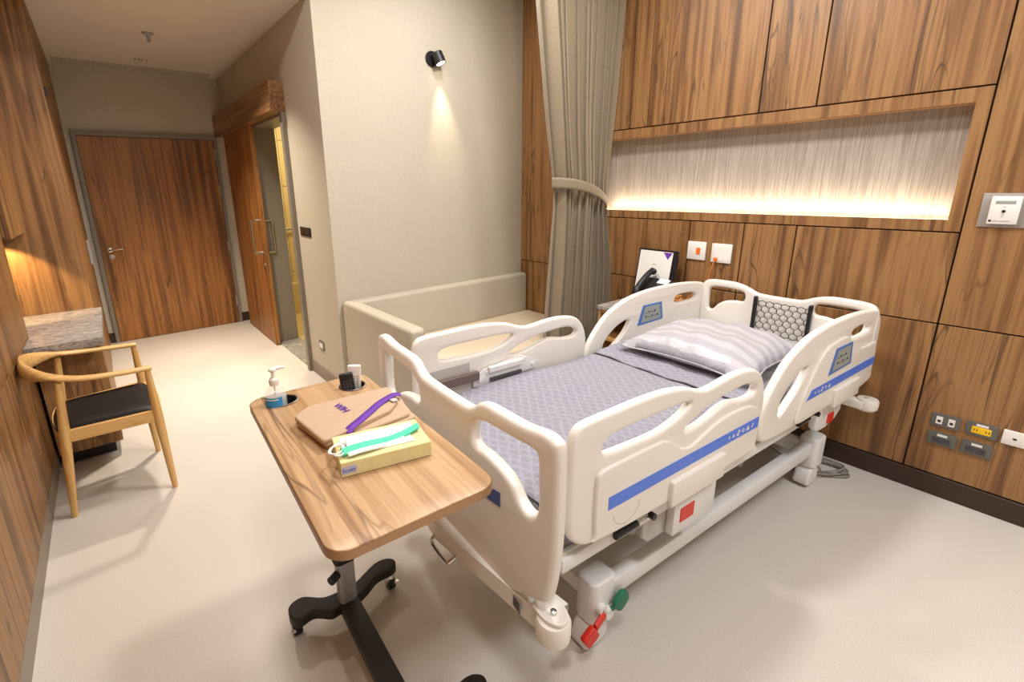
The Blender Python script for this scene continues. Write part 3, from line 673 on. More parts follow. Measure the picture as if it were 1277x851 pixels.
for sgn in (-1, 1):
    f = side_rail(FO, [FH1, FH2], FST, [(.226, .641), (1.118, .641), (1.118, .687), (.226, .687)], sgn, False)
    h = side_rail(HO, [HH1, HH2], HST, [(1.555, .627), (2.358, .627), (2.358, .672), (1.60, .672)], sgn, True)
    for side_ in (1, -1):
        yc = ypl(sgn, .012) if side_ == 1 else ypl(sgn, -.037)
        dz = 0 if side_ == 1 else .035; dx = 0 if side_ == 1 else -.13
        P = B().plate(T([(1.755+dx, .705+dz), (2.01+dx, .712+dz), (1.985+dx, .83+dz), (1.80+dx, .83+dz)]), [], .004, XZ(yc), .001, smooth=False, res=0).obj('control_panel', 'panelblue', h)
        B().plate(T([(1.785+dx, .717+dz), (1.985+dx, .722+dz), (1.965+dx, .818+dz), (1.82+dx, .818+dz)]), [], .005, XZ(yc), .001, smooth=False, res=0).obj('keypad', 'panelgrey', P)
        s2 = B(); yk = yc+(-.0029 if (sgn*side_ < 0) else .0029)
        for k in range(9):
            x_, z_ = T1(1.825+dx+(k % 5)*.028, .747+dz+(k//5)*.03); s2.box((x_, yk-.0004, z_), (x_+.014, yk+.0004, z_+(.004 if k % 2 else .010)))
        s2.obj('keypad_marks', 'ink', P, kind='stuff')
    # hatch shapes below the stripe
    tbox(B(), .54, .518, .868, .618, ypl(sgn, .006), ypl(sgn, .026), .006, 3).obj('lower_hatch', 'bed', f)
    tbox(B(), 1.86, .51, 2.16, .605, ypl(sgn, .006), ypl(sgn, .026), .006, 3).obj('lower_hatch', 'bed', h)
    # embossed ring of tiny marks near the foot corner
    em = B()
    for k in range(22):
        a = PI*1.05+k*PI*.95/21; x_, z_ = T1(.315+.062*math.cos(a), .615+.055*math.sin(a))
        em.box((x_-.003, min(ypl(sgn, .0104), ypl(sgn, .0112)), z_-.001), (x_+.003, max(ypl(sgn, .0104), ypl(sgn, .0112)), z_+.0015))
    em.obj('embossed_marks', 'bedgrey', f, kind='stuff')
    # inner link arms seen across the mattress
    iy = ypl(sgn, -.045)
    B().plate(T([(.385, .70), (.385, .655), (.44, .65), (.70, .665), (.78, .668), (.80, .70), (.74, .735), (.68, .76), (.45, .735)]), [], .006, XZ(iy), .002, smooth=False).obj('link_plate', 'bedw', f)
    for q_ in ((.42, .685), (.47, .715), (.70, .735), (.76, .695)):
        px_, pz_ = T1(*q_)
        B().lathe([(0, 0), (.012, 0), (.010, .006), (0, .007)], 12, frame((px_, iy-sgn*.003, pz_), (sgn, 0, 0), (0, 0, 1))).obj('bolt', 'bedw', f)
    tbox(B(), .47, .716, .68, .745, iy, iy-sgn*.022, .003, 1).obj('link_bar', 'bedw', f)
    tbox(B(), .48, .668, .68, .684, iy, iy-sgn*.015, .002, 1).obj('slot_cover', 'rubber', f)
    tbox(B(), .13, .725, .37, .79, ypl(sgn, -.036), ypl(sgn, -.042), .002, 1).obj('recess_plate', 'bedgrey', f)
    tbox(B(), .12, .695, .41, .74, iy, iy-sgn*.022, .003, 1).obj('brown_link_cover', 'browncover', f, label='dark brown link cover')
    # housings under the rails
    tbox(B(), .615, .345, .885, .505, ypl(sgn, -.035), ypl(sgn, -.004), .006, 2).obj('rail_motor_box', 'bedw', bed)
    B().plate(T([(.50, .49), (.62, .49), (.62, .345), (.52, .345), (.482, .38), (.482, .43)]), [], .03, XZ(ypl(sgn, -.05)), .008, smooth=False).obj('motor_box_cover', 'bedgrey', bed)
    tbox(B(), .652, .39, .738, .45, ypl(sgn, -.008), ypl(sgn, -.001), .002, 1).obj('red_release_flap', 'red', bed, label='red release flap')
    B().plate(T([(1.80, .50), (2.10, .50), (2.10, .42), (2.04, .385), (1.93, .365), (1.84, .37), (1.80, .40)]), [], .03, XZ(ypl(sgn, -.03)), .006, smooth=False).obj('rail_motor_box', 'bedw', bed)
    tbox(B(), 1.935, .388, 2.0, .438, ypl(sgn, -.017), ypl(sgn, -.008), .002, 1).obj('red_release_flap', 'red', bed, label='red release flap')
    for xa in (.31, 1.60):
        ly_ = ypl(sgn, -.02)
        (x0_, z0_), (x1_, z1_), (x2_, z2_) = T([(xa, .485), (xa+.11, .486), (xa+.18, .49)])
        lv = B().tube([(x0_, ly_, z0_), (x1_, ly_, z1_)], .012, 10).obj('release_lever', 'black', bed)
        B().tube([(x1_, ly_, z1_), (x2_, ly_, z2_)], .005, 8).obj('lever_rod', 'chrome', lv)
        B().lathe([(0, 0), (.012, 0), (.012, .02), (0, .02)], 14, frame((x2_, ly_, z2_), (1, 0, 0), (0, 0, 1))).obj('lever_pivot', 'black', lv)
    # deck side beams
    yb_ = ypl(sgn, -.05)
    B().box((.045, yb_-.022, .50), (2.12, yb_+.022, .548), .004, 2).box((.05, yb_-sgn*.0-.008, .5475), (2.1, yb_+.008, .556), .002, 1).obj('deck_beam', 'bedw', bed)
    yl = -.425 if sgn < 0 else .31
    B().box((.30, yl-.025, .185), (2.0, yl+.025, .255), .004, 2).obj('base_beam', 'bedw', bed)
B().box((.05, -.46, .52), (2.12, .345, .545), .004, 1).obj('deck_board', 'bedgrey', bed)
for xa in (.31, 1.93): B().box((xa-.04, -.40, .19), (xa+.04, .285, .25), .006, 2).obj('cross_beam', 'bedw', bed)
for xa in (.62, 1.45):
    for sy in (-.3, .18): B().box((-.03, -.02, 0), (.03, .02, .40), .006, 2, frame((xa, sy, .23), (math.cos(.6), 0, -math.sin(.6)), (0, 1, 0))).obj('lift_arm', 'bedgrey', bed)
B().tube([(1.0, -.2, .24), (1.5, -.2, .46)], .035, 14).obj('lift_actuator', 'rubber', bed)
B().box((.85, -.26, .28), (1.2, .14, .45), .02, 2).obj('motor_housing', 'bedgrey', bed)
# castors
def castor(x, y, pedals):
    c = B().plate(rrect(-.055, -.045, .065, .045, .03), [], .17, frame((x+.015, y, .20), (1, 0, 0), (0, 1, 0)), .01, smooth=False).obj('castor_housing', 'bedw', bed)
    B().plate([(-.055, .02), (-.05, .08), (-.02, .115), (.03, .115), (.055, .07), (.05, .03), (.0, .012)], [], .075, frame((x+.0, y, 0), (1, 0, 0), (0, 0, 1)), .012).obj('wheel_cover', 'bedw', c)
    B().lathe([(0, -.028), (.05, -.028), (.058, -.02), (.058, .02), (.05, .028), (0, .028)], 24, frame((x-.004, y, .051), (1, 0, 0), (0, 0, 1)) @ Matrix.Scale(.88, 4)).obj('wheel', 'rubber', c)
    if pedals:
        s = -1 if y < YC else 1; yo = y+s*.05
        hub = B().lathe([(0, -.012), (.018, -.012), (.021, 0), (.018, .012), (0, .012)], 18, frame((x-.005, yo, .187), (1, 0, 0), (0, 0, 1))).obj('pedal_hub', 'bedw', c)
        B().lathe([(0, -.014), (.022, -.014), (.024, 0), (.022, .014), (0, .014)], 18, frame((x+.028, yo, .155), (1, 0, 0), (0, 0, 1))).obj('pedal_hub', 'bedw', c)
        B().lathe([(0, 0), (.005, 0), (.004, .004), (0, .005)], 10, frame((x-.005, yo+s*.012, .187), (-s, 0, 0), (0, 0, 1))).obj('bolt', 'chrome', c)
        B().tube([(x+.0, yo+s*.01, .168), (x-.055, yo+s*.02, .155)], .018, 8, flat=.5, up=(0, 1, 0)).obj('red_pedal_arm', 'red', c)
        B().plate(rrect(-.03, -.028, .03, .028, .01), [], .026, frame((x-.085, yo+s*.025, .142), (.85, 0, .5), (-.5, 0, .85)), .008, smooth=False).obj('red_pedal', 'red', c)
        B().tube([(x+.035, yo+s*.01, .17), (x+.052, yo+s*.015, .178)], .012, 8, flat=.5, up=(0, 1, 0)).obj('green_pedal_arm', 'green', c)
        B().plate([(-.03, -.03), (.022, -.03), (.034, -.01), (.034, .012), (.02, .03), (-.03, .026)], [], .02, frame((x+.078, yo+s*.015, .19), (.8, 0, .6), (-.6, 0, .8)), .007, smooth=True).obj('green_pedal', 'green', c)
castor(.295, -.41, True); castor(.295, .295, True); castor(1.955, -.43, False); castor(1.955, .315, False)
# -- footboard: yawed a little, convex towards the foot, plane Y-Z
fbm = frame((-.058, YC, 0), (0, 1, 0), (0, 0, 1))
FBraw = [(-.04, .895), (-.114, .899), (-.150, .914), (-.178, .935), (-.219, .948), (-.299, .951), (-.395, .955), (-.48, .968), (-.52, .962), (-.538, .94), (-.541, .85), (-.541, .685), (-.532, .555), (-.515, .457), (-.494, .425), (-.42, .385), (-.345, .352), (-.264, .340), (-.093, .330)]
def U(P): return [((y+1.306)*.926-1.306-YC, 1.6-(1.6-z)*.926) for y, z in P]
FB = U(FBraw)
FBo = FB+[(-a, c) for a, c in FB[::-1]]
FHL = U([(-.142, .80), (-.155, .852), (-.189, .876), (-.232, .886), (-.349, .893), (-.44, .900), (-.460, .885), (-.464, .82), (-.466, .735), (-.452, .700), (-.42, .685), (-.385, .700), (-.351, .738), (-.299, .762), (-.22, .776), (-.165, .775)])
b = B().plate(FBo, [FHL, [(-a, c) for a, c in FHL]], .045, fbm, .018, res=4)
fb_ = b.obj('footboard', 'bed', bed)
B().plate(U([(-.208, .621), (-.302, .632), (-.302, .684), (-.265, .677)]), [], .0015, fbm @ Matrix.Translation((0, 0, -.0238)), .0002, smooth=False, res=0).obj('blue_sticker', 'navy', fb_)
# bumper beam under the footboard
def bow(y): return -.128+.13*abs(y-YC)
ys_ = [YC-.50+.05*k for k in range(21)]
bb = B()
for ya, yb in zip(ys_, ys_[1:]):
    xa, xb = bow(ya), bow(yb)
    bb.add([(xa, ya, .392), (xa+.085, ya, .392), (xa+.085, ya, .455), (xa, ya, .455), (xb, yb, .392), (xb+.085, yb, .392), (xb+.085, yb, .455), (xb, yb, .455)],
           [(0, 4, 5, 1), (3, 2, 6, 7), (0, 3, 7, 4), (1, 5, 6, 2)])
bmesh.ops.remove_doubles(bb.bm, verts=bb.bm.verts, dist=1e-5)
for s_ in (-1, 1):
    bb.plate([(-.025, -.03), (.03, -.03), (.038, 0), (.036, .04), (.015, .068), (-.015, .068), (-.034, .04), (-.036, 0)], [], .012, frame((-.042, YC+s_*.48, .467), (1, 0, 0), (0, s_, 0)), .003)
bp = bb.obj('bumper_beam', 'bed', bed, ang=12)
lm = frame((bow(-.44)-.0005, -.44, .424), (.13, 1, 0), (0, 0, 1))
B().plate([(-.035, -.021), (.035, -.021), (.035, .021), (-.035, .021)], [], .001, lm, .0002, smooth=False, res=0).obj('rating_label', 'platelight', bp)
tx = B()
for k in range(5): tx.box((-.028, -.016+k*.007, -.0012), (.022-.006*(k % 3), -.013+k*.007, -.0006), mat4=lm)
tx.obj('label_print', 'ink', bp, kind='stuff')
B().box((-.03, YC-.3, .46), (.05, YC+.3, .52), .008, 2).obj('footboard_bracket', 'bedw', bed)
def bumper(x, y, z0=.385, z1=.461):
    q = B().lathe([(0, z0), (.036, z0), (.047, z0+.012), (.049, z0+.03), (.049, z1-.012), (.044, z1-.002), (.036, z1), (0, z1)], 28, Matrix.Translation((x, y, 0))).obj('corner_bumper', 'bed', bed)
    B().lathe([(0, z1+.014), (.010, z1+.014), (.009, z1+.02), (0, z1+.022)], 14, Matrix.Translation((x, y, 0))).obj('bolt', 'chrome', q)
bumper(-.045, YC-.51); bumper(-.045, YC+.51)
B().tube(catopen([(-.115, -.05, .405), (-.138, -.055, .40), (-.145, -.07, .385), (-.145, -.155, .378), (-.138, -.17, .385), (-.10, -.17, .40)], 4), .006, 8).obj('bag_hook', 'chrome', bed)
# -- headboard
HX = 2.19; hk = (HX+.786)/3.036
hbm = frame((HX, -.074, 0), (0, 1, 0), (0, 0, 1))
HBr = [(.122, .937), (.178, .962), (.24, .978), (.316, .980), (.40, .975), (.438, .955), (.450, .91), (.450, .77), (.445, .60), (.42, .56), (.2, .54)]
def V(P): return [(y*1.0, 1.6-(1.6-z)*hk) for y, z in P]
HB = [(0, .930), (.09, .932)]+HBr; HB = [(a*1.03, c) for a, c in V(HB)]
HBo = HB+[(0, HB[-1][1])]+[(-a, c) for a, c in HB[:0:-1]]
HHL = V([(.185, .885), (.190, .915), (.215, .930), (.30, .935), (.37, .932), (.405, .918), (.412, .88), (.412, .80), (.400, .778), (.375, .785), (.345, .822), (.30, .850), (.245, .862), (.20, .865)])
hb_ = B().plate(HBo, [HHL, [(-a, c) for a, c in HHL]], .04, hbm, .016, res=4).obj('headboard', 'bed', bed)
bumper(2.225, -.555, .41, .475); bumper(2.225, .44, .41, .475)
B().box((2.17, -.55, .42), (2.23, .43, .465), .006, 2).obj('bumper_beam', 'bed', bed)
# storage net on the headboard
ny0, ny1, nz0, nz1 = -.250, .040, .715, .912
xn = HX-.034
net = B(); ncol, nrow = 14, 6
dz_ = (nz1-nz0)/nrow; dd_ = dz_*.2
def npt(i, j):
    s_ = 1 if (i+j) % 2 == 0 else -1
    return (xn, ny0+(ny1-ny0)*i/ncol, min(nz1, max(nz0, nz0+j*dz_+s_*dd_)))
for j in range(nrow+1): net.tube([npt(i, j) for i in range(ncol+1)], .0024, 5)
for j in range(nrow):
    for i in range(ncol+1):
        if (i+j) % 2 == 0: net.tube([npt(i, j), npt(i, j+1)], .0024, 5)
nt_ = net.obj('storage_net', 'black', hb_, kind='stuff')
for y in (ny0, ny1): B().box((xn-.008, y-.008, nz0-.02), (xn+.02, y+.008, nz1+.02), .003, 1).obj('net_bar', 'black', nt_)

# ------------------------------------------------------------------ mattress, blanket, pillow (rest on the bed)
BM = Matrix.Translation((.875, 1.248, 0)) @ Matrix.Rotation(R(-4), 4, 'Z')
def onbed(o, x, y, z, rz=0): o.matrix_world = BM @ Matrix.Translation((x, y, z)) @ Matrix.Rotation(rz, 4, 'Z')
o = B().box((.03, -.415, .0), (2.15, .415, .145), .035, 4).obj('mattress', satin_mat('striped_sheet', '#A6A4AB', '#B9B7BC', 'x', .06), label='mattress in a grey satin striped sheet on the hospital bed', cat_='mattress'); onbed(o, 0, YC, .5565)
def blk(u, v, x0, x1, zt, hw=.424, zb=.0, rip=0):
    x = x0+(x1-x0)*u
    s = -1+2*v; L_ = hw*2+2*(zt-zb)
    d_ = abs(s)*L_/2
    if d_ < hw: y = d_; z = zt
    else: y = hw; z = zt-(d_-hw)
    rr = .035
    if hw-rr < d_ < hw+rr*.57+.0:
        a = (d_-(hw-rr))/(rr*1.571)*PI/2; a = min(a, PI/2); y = hw-rr+rr*math.sin(a); z = zt-rr+rr*math.cos(a)
    elif d_ >= hw: z = zt-rr-(d_-(hw+rr*.57)); 
    z = max(z, zb)
    n = .004*math.sin(9*x+4*s)+.003*math.sin(17*s+5*x)
    return (x, math.copysign(y, s)+(.006*math.sin(x*21)*(1 if z < zt-.04 else 0)), z+n*(1 if z > zt-.03 else 0))
t = thing('quilted_blanket', 'grey blue quilted blanket covering the foot half of the bed', 'blanket'); t.matrix_world = BM @ Matrix.Translation((0, YC, .560))
o = B().grid(lambda u, v: blk(u, v, .02, 1.105, .150), 60, 80).obj('cover', 'blanket', t, ang=80); md = o.modifiers.new('t', 'SOLIDIFY'); md.thickness = .006
o = B().grid(lambda u, v: blk(u, v, .018, .024, .150), 1, 80)
o.obj('hem', 'blanket', t, ang=80)
o = B().grid(lambda u, v: blk(u, v, 1.118, 1.52, .156+.010*math.sin(PI*u)), 30, 80).obj('folded_top', 'blanket', t, ang=80); md = o.modifiers.new('t', 'SOLIDIFY'); md.thickness = .006
B().box((.018, -.395, .01), (.030, .395, .135), .005, 1).obj('foot_drop', 'blanket', t)
# pillow
def pil(u, v, s):
    a = -1+2*u; c = -1+2*v
    ex = 1+.05*(a*a*c*c); px_ = .315*a*ex*(1-.06*(1-c*c)*abs(a)**3 if True else 1); py = .315*c*ex*(1-.05*(1-a*a)*abs(c)**3)
    h = ((1-abs(a)**2.6)*(1-abs(c)**2.6))**.55
    wr = .008*math.sin(7*a+3*c)*h+.005*math.sin(13*c-5*a)*h
    return (px_, py, (.115*h+wr)*s if s > 0 else -.05*h)
b = B().grid(lambda u, v: pil(u, v, 1), 36, 36).grid(lambda u, v: pil(u, v, -1), 36, 36)
bmesh.ops.remove_doubles(b.bm, verts=b.bm.verts, dist=1e-4)
o = b.obj('pillow', 'pillow', label='plump grey satin striped pillow at the head of the bed', cat_='pillow', ang=80)
onbed(o, 1.55, -.06, .765, R(2))
t2 = B().tube(cat([pil(0, 0, 1), pil(0, .33, 1), pil(0, .66, 1), pil(0, 1, 1), pil(.33, 1, 1), pil(.66, 1, 1), pil(1, 1, 1), pil(1, .66, 1), pil(1, .33, 1), pil(1, 0, 1), pil(.66, 0, 1), pil(.33, 0, 1)], 3), .004, 6, True).obj('piping', 'pillow', o)

# cables under the head of the bed
def cable(pts, r=.005): return B().tube(catopen(pts, 8), r, 6)
pts = [(2.84, .72, .33), (2.87, .70, .20)]
for k in range(4):
    dx = .02*math.sin(k*2.1); z_ = .008+.009*k
    pts += [(2.93+dx, .64, .03 if k == 0 else z_), (3.03+dx, .545+.012*k, z_), (3.09+dx*.6, .60, z_), (3.07+dx, .70+.01*k, z_), (2.95+dx, .80, z_), (2.88+dx, .74, z_)]
pts += [(2.95, .85, .03), (3.05, .98, .02)]
cable(pts).obj('power_cable', 'cablegrey', label='grey power cable looped on the floor behind the head castor', cat_='cable')

# ------------------------------------------------------------------ overbed table
TC = (.507, 1.287); TR = R(-3.2)
t = thing('overbed_table', 'wood topped overbed table on a black castor base at the bed foot', 'table', (TC[0], TC[1], 0), TR)
hw_, hl = .225, .468
cups = ((-.115, .385), (.14, .36))
tb = B().plate(rrect(-hw_, -hl, hw_, hl, .055, 6), [circ(x, y, .047) for x, y in cups], .028, frame((0, 0, .839), (1, 0, 0), (0, 1, 0)), .003, smooth=False, res=2)
top = tb.obj('tabletop', 'table_wood', t)
ed = B(); o_ = rrect(-hw_-.001, -hl-.001, hw_+.001, hl+.001, .056, 6); k = len(o_)
ed.add([(x, y, .827) for x, y in o_]+[(x, y, .8505) for x, y in o_], [(i, (i+1) % k, k+(i+1) % k, k+i) for i in range(k)]).obj('edging', 'table_edge', top)
for x, y in cups:
    c = B().lathe([(.047, .853), (.052, .8545), (.053, .856), (.048, .8575), (.0455, .855)], 32, Matrix.Translation((x, y, 0)), cap=False).obj('cup_ring', 'chrome', t)
    B().lathe([(.0462, .855), (.0455, .80), (.043, .795), (0, .795)], 28, Matrix.Translation((x, y, 0)), cap=False).obj('cup_holder', 'black', t)
# column and base
CX, CY = -.027, .142
B().plate(rrect(-.034, -.026, .034, .026, .02), [], .20, frame((CX, CY, .192), (1, 0, 0), (0, 1, 0)), .003, smooth=False).obj('outer_column', 'satin', t)
B().plate(rrect(-.028, -.02, .028, .02, .016), [], .53, frame((CX, CY, .56), (1, 0, 0), (0, 1, 0)), .003, smooth=False).obj('inner_column', 'chrome', t)
B().plate(rrect(-.04, -.032, .04, .032, .02), [], .012, frame((CX, CY, .296), (1, 0, 0), (0, 1, 0)), .003, smooth=False).obj('collar', 'black', t)
B().tube([(CX-.03, CY-.01, .245), (CX-.062, CY-.03, .245)], .016, 12).obj('adjusting_knob', 'black', t)
B().box((-.12, -.02, .80), (.1, .30, .8245), .004, 2).obj('top_bracket', 'blackmetal', t)
B().box((CX-.036, -.44, .072), (CX+.036, CY+.02, .1155), .006, 2).obj('spine', 'blackmetal', t)
AL = [(-.228, .190), (-.222, .225), (-.195, .243), (-.159, .240), (-.101, .196), (-.044, .188), (0, .18), (0, .105), (-.061, .118), (-.098, .117), (-.150, .156), (-.197, .150), (-.220, .165)]
AR = [(-.01, .185), (.03, .195), (.066, .213), (.125, .238), (.170, .236), (.197, .212), (.190, .184), (.156, .173), (.105, .172), (.053, .143), (.0, .120), (-.01, .12)]
def arm(P, dx, dy, flip=False):
    P = [(x+dx, (.142-(y-.142) if flip else y)+dy) for x, y in P]
    return B().plate(P if flip else P[::-1], [], .042, frame((0, 0, .095), (1, 0, 0), (0, 1, 0)), .006).obj('base_arm', 'blackmetal', t)
for dx, dy in ((0, 0), (.022, -.60)):
    for P, cx, cy, s in ((AL, -.200, .212, -1), (AR, .165, .200, 1)):
        a = arm(P, dx, dy); cx += dx; y = cy+dy
        cs = B().lathe([(0, .073), (.022, .073), (.026, .062), (.018, .05), (0, .05)], 16, Matrix.Translation((cx, y, 0))).box((cx-.02, y-.016, .03), (cx+.02, y+.02, .058), .008, 2).obj('castor', 'chrome', t)
        B().lathe([(0, -.016), (.022, -.016), (.026, -.01), (.026, .01), (.022, .016), (0, .016)], 18, frame((cx+s*.004, y-.002, .0262), (0, 1, 0), (0, 0, 1))).obj('wheel', 'black', cs)
        B().box((cx+s*.018-.01, y-.034, .036), (cx+s*.022+.01, y-.016, .041), .002, 1).obj('brake_tab', 'chrome', cs)
TM = Matrix.Translation((TC[0], TC[1], .8535)) @ Matrix.Rotation(TR, 4, 'Z')

# sanitizer bottle (stands in the left cup holder)
bx, by = .387, 1.672
t = thing('sanitizer_bottle', 'clear pump bottle of hand sanitizer with blue label in the left cup holder', 'bottle', (bx, by, .7965), R(-30))
bp_ = [(0, 0), (.034, 0), (.037, .005), (.037, .055), (.037, .085), (.033, .105), (.022, .120), (.014, .126), (.0135, .134), (0, .134)]
B().lathe(bp_, 32).obj('bottle_body', 'clear', t)
B().lathe([(0, .002), (.0345, .002), (.0355, .006), (.0355, .082), (0, .082)], 28).obj('gel', 'gel', t)
lb = B()
lb.grid(lambda u, v: (.0378*math.cos(R(-150)+u*R(110)), .0378*math.sin(R(-150)+u*R(110)), .05+.042*v), 16, 1)
lbo = lb.obj('label', 'label_blue', t, recalc=False)
B().grid(lambda u, v: (.0382*math.cos(R(-140)+u*R(80)), .0382*math.sin(R(-140)+u*R(80)), .083+.004*v), 12, 1).obj('label_band', 'white', lbo, recalc=False)
B().lathe([(0, .130), (.0155, .130), (.0165, .134), (.0165, .150), (.012, .156), (.006, .158), (.0055, .182), (0, .182)], 24).obj('pump_collar', 'white', t)
B().lathe([(0, .180), (.010, .180), (.013, .184), (.013, .190), (.008, .194), (0, .194)], 20).tube([(0, 0, .188), (.022, .012, .190), (.036, .02, .186)], [.008, .007, .0045], 10).obj('pump_head', 'white', t)
B().tube([(0, 0, .02), (0, 0, .13)], .003, 8).obj('dip_tube', 'white', t)
# remotes in the other cup holder
cxr = TM @ Vector((.14, .36, 0))
def remote(name, label, off, m, w_, th, L_, tilt, rz):
    t = thing(name, label, 'remote', (cxr.x+off[0], cxr.y+off[1], .7975), rot=(R(tilt[0]), R(tilt[1]), R(rz)))
    B().box((-w_/2, -th/2, 0), (w_/2, th/2, L_), .006, 3).obj('body', m, t)
    kk = B()
    for i in range(5):
        for j in range(3): kk.box((-w_*.3+j*w_*.24, -th/2-.0015, L_*.35+i*.011), (-w_*.3+j*w_*.24+w_*.14, -th/2-.0002, L_*.35+i*.011+.006))
    kk.obj('buttons', 'rubber' if m != 'white' else 'bedgrey', t, kind='stuff')
    return t
remote('black_remote', 'black remote control leaning in the right cup holder', (-.020, -.018), 'black', .052, .020, .118, (-5, -6), -25)
remote('white_remote', 'white remote control behind the black one in the cup holder', (.006, .008), 'white', .052, .016, .142, (3, 4), -25)

# folded bag
bagM = frame((0, 0, 0), (1, 0, 0), (0, 1, 0))
t = thing('folded_bag', 'folded tan fabric bag with a purple strap and purple lettering', 'bag', (.578, 1.375, .854))
def rc(P, r=.014, n=3):
    o = []; k = len(P)
    for i in range(k):
        p = Vector(P[i]); a = (Vector(P[i-1])-p); c = (Vector(P[(i+1) % k])-p); ra = min(r, a.length*.45); rb = min(r, c.length*.45)
        A_ = p+a.normalized()*ra; C_ = p+c.normalized()*rb
        for j in range(n+1):
            u = j/n; o.append(tuple(A_*(1-u)**2+p*2*u*(1-u)+C_*u*u))
    return o
def layer(P, z0, th, name):
    P = rc(P); k = len(P); b = B()
    cx_, cy_ = sum(p[0] for p in P)/k, sum(p[1] for p in P)/k
    rows = []
    for f_, zz in ((.985, 0), (1, .3), (1, .7), (.985, .95), (.95, 1), (.5, 1.06), (0.001, 1.08)):
        rows.append([(cx_+(x-cx_)*f_, cy_+(y-cy_)*f_, z0+th*zz+.0015*math.sin(x*40+y*23)*(1 if zz > .9 else 0)) for x, y in P])
    vs = [v for r_ in rows for v in r_]; fs = [(i*k+j_, i*k+(j_+1) % k, (i+1)*k+(j_+1) % k, (i+1)*k+j_) for i in range(len(rows)-1) for j_ in range(k)]
    fs.append(tuple(range(k))[::-1])
    b.add(vs, fs); return b.obj(name, 'bag', t, ang=60)
layer([(-.190, .070), (-.13, .118), (.158, .086), (.166, .02), (.135, -.138), (-.165, -.136)], 0, .011, 'bottom_fold')
layer([(-.194, .073), (-.13, .121), (.157, .087), (.160, .00), (.120, -.125), (-.172, -.137)], .0115, .011, 'middle_fold')
tp = layer([(-.196, .077), (-.13, .126), (.155, .090), (.13, -.03), (.07, -.085), (-.06, -.115), (-.178, -.138)], .023, .014, 'top_fold')
st = [(-.10, -.128, .030), (-.085, -.118, .0385), (-.05, -.098, .0405), (-.01, -.072, .0405), (.03, -.045, .0405), (.06, -.025, .0405), (.10, -.005, .040), (.135, .005, .040), (.155, .0, .036)]
cst = catopen(st, 5); sb = B()
vs = []
for i, p in enumerate(cst):
    q0 = Vector(cst[max(0, i-1)]); q1 = Vector(cst[min(len(cst)-1, i+1)]); d_ = (q1-q0).normalized(); n_ = Vector((d_.y, -d_.x, 0)).normalized()*.0145
    vs += [tuple(Vector(p)+n_), tuple(Vector(p)-n_)]
sb.add(vs, [(2*i, 2*i+1, 2*i+3, 2*i+2) for i in range(len(cst)-1)])
so = sb.obj('purple_strap', 'purple', t, label='purple webbing strap'); md = so.modifiers.new('t', 'SOLIDIFY'); md.thickness = .002; md.offset = 1
B().plate(rrect(.10, -.045, .122, -.02, .006), [], .003, frame((.0, 0, .041), (1, 0, 0), (0, 1, 0)), .001, smooth=False).obj('strap_buckle', 'bedgrey', t)
B().text('WIH', .038, frame((-.068, .066, .0395), (.08, -1, .02), (1, .08, 0))).obj('lettering', 'purple', tp, kind='stuff')

# tissue box
bxm = Vector((.529, 1.128, .854))
t = thing('tissue_box', 'flat yellow green tissue box at the front of the table', 'box', bxm, R(-13))
B().box((-.128, -.075, 0), (.128, .075, .045), .002, 1).obj('carton', 'boxy', t)
B().box((-.112, -.052, .0455), (.085, .055, .048), .001, 1).obj('white_opening', 'tissue', t)
lgo = B().plate(rrect(-.127, .010, -.085, .032, .006), [], .0008, XZ(-.0755), .0001, smooth=False, res=0).obj('blue_logo_patch', mat('logo_lilac', '#B9BBDD', .6), t)
B().text('Scott', .017, frame((-.125, -.0762, .015), (1, 0, 0), (0, 0, 1)), .0003).obj('logo_lettering', 'navy', lgo, kind='stuff')
# face mask on the box
t = thing('face_mask', 'mint green folded face mask with white ear loops on the tissue box', 'mask', (bxm.x, bxm.y, bxm.z+.0485), R(-13))
def mk(u, v, dz=0, w0=.021, yo=0):
    x = -.118+.235*u; y = -.035+.045*u**2+yo+(v-.5)*2*w0*(1-.25*u)
    return (x, y, .006+dz+.006*math.sin(PI*v)+.004*math.sin(u*7))
o = B().grid(lambda u, v: mk(u, v), 24, 8).obj('mint_layer', 'mint', t, ang=80); md = o.modifiers.new('t', 'SOLIDIFY'); md.thickness = .005
o = B().grid(lambda u, v: mk(u*.85+.08, v, -.003, .03, .028), 24, 8).obj('white_layer', 'tissue', t, ang=80); md = o.modifiers.new('t', 'SOLIDIFY'); md.thickness = .003
o = B().grid(lambda u, v: mk(u*.7+.06, v, -.004, .012, -.018), 24, 6).obj('white_edge', 'tissue', t, ang=80); md = o.modifiers.new('t', 'SOLIDIFY'); md.thickness = .003
B().tube(cat([(-.13, -.05, .006), (-.145, -.02, .004), (-.13, .01, .004), (-.105, .012, .006), (-.095, -.01, .008), (-.11, -.045, .008)], 5), .0028, 6, True).obj('ear_loop', 'tissue', t)
B().tube(cat([(-.125, -.045, .010), (-.148, -.03, .007), (-.142, -.005, .006), (-.12, .004, .007), (-.108, -.02, .01)], 5), .0022, 6, True).obj('ear_loop', 'tissue', t)

# ------------------------------------------------------------------ armchair
t = thing('wooden_armchair', 'light ash armchair with black seat pad and curved back rail against the left wall', 'chair', (-.175, 3.085, 0), R(2))
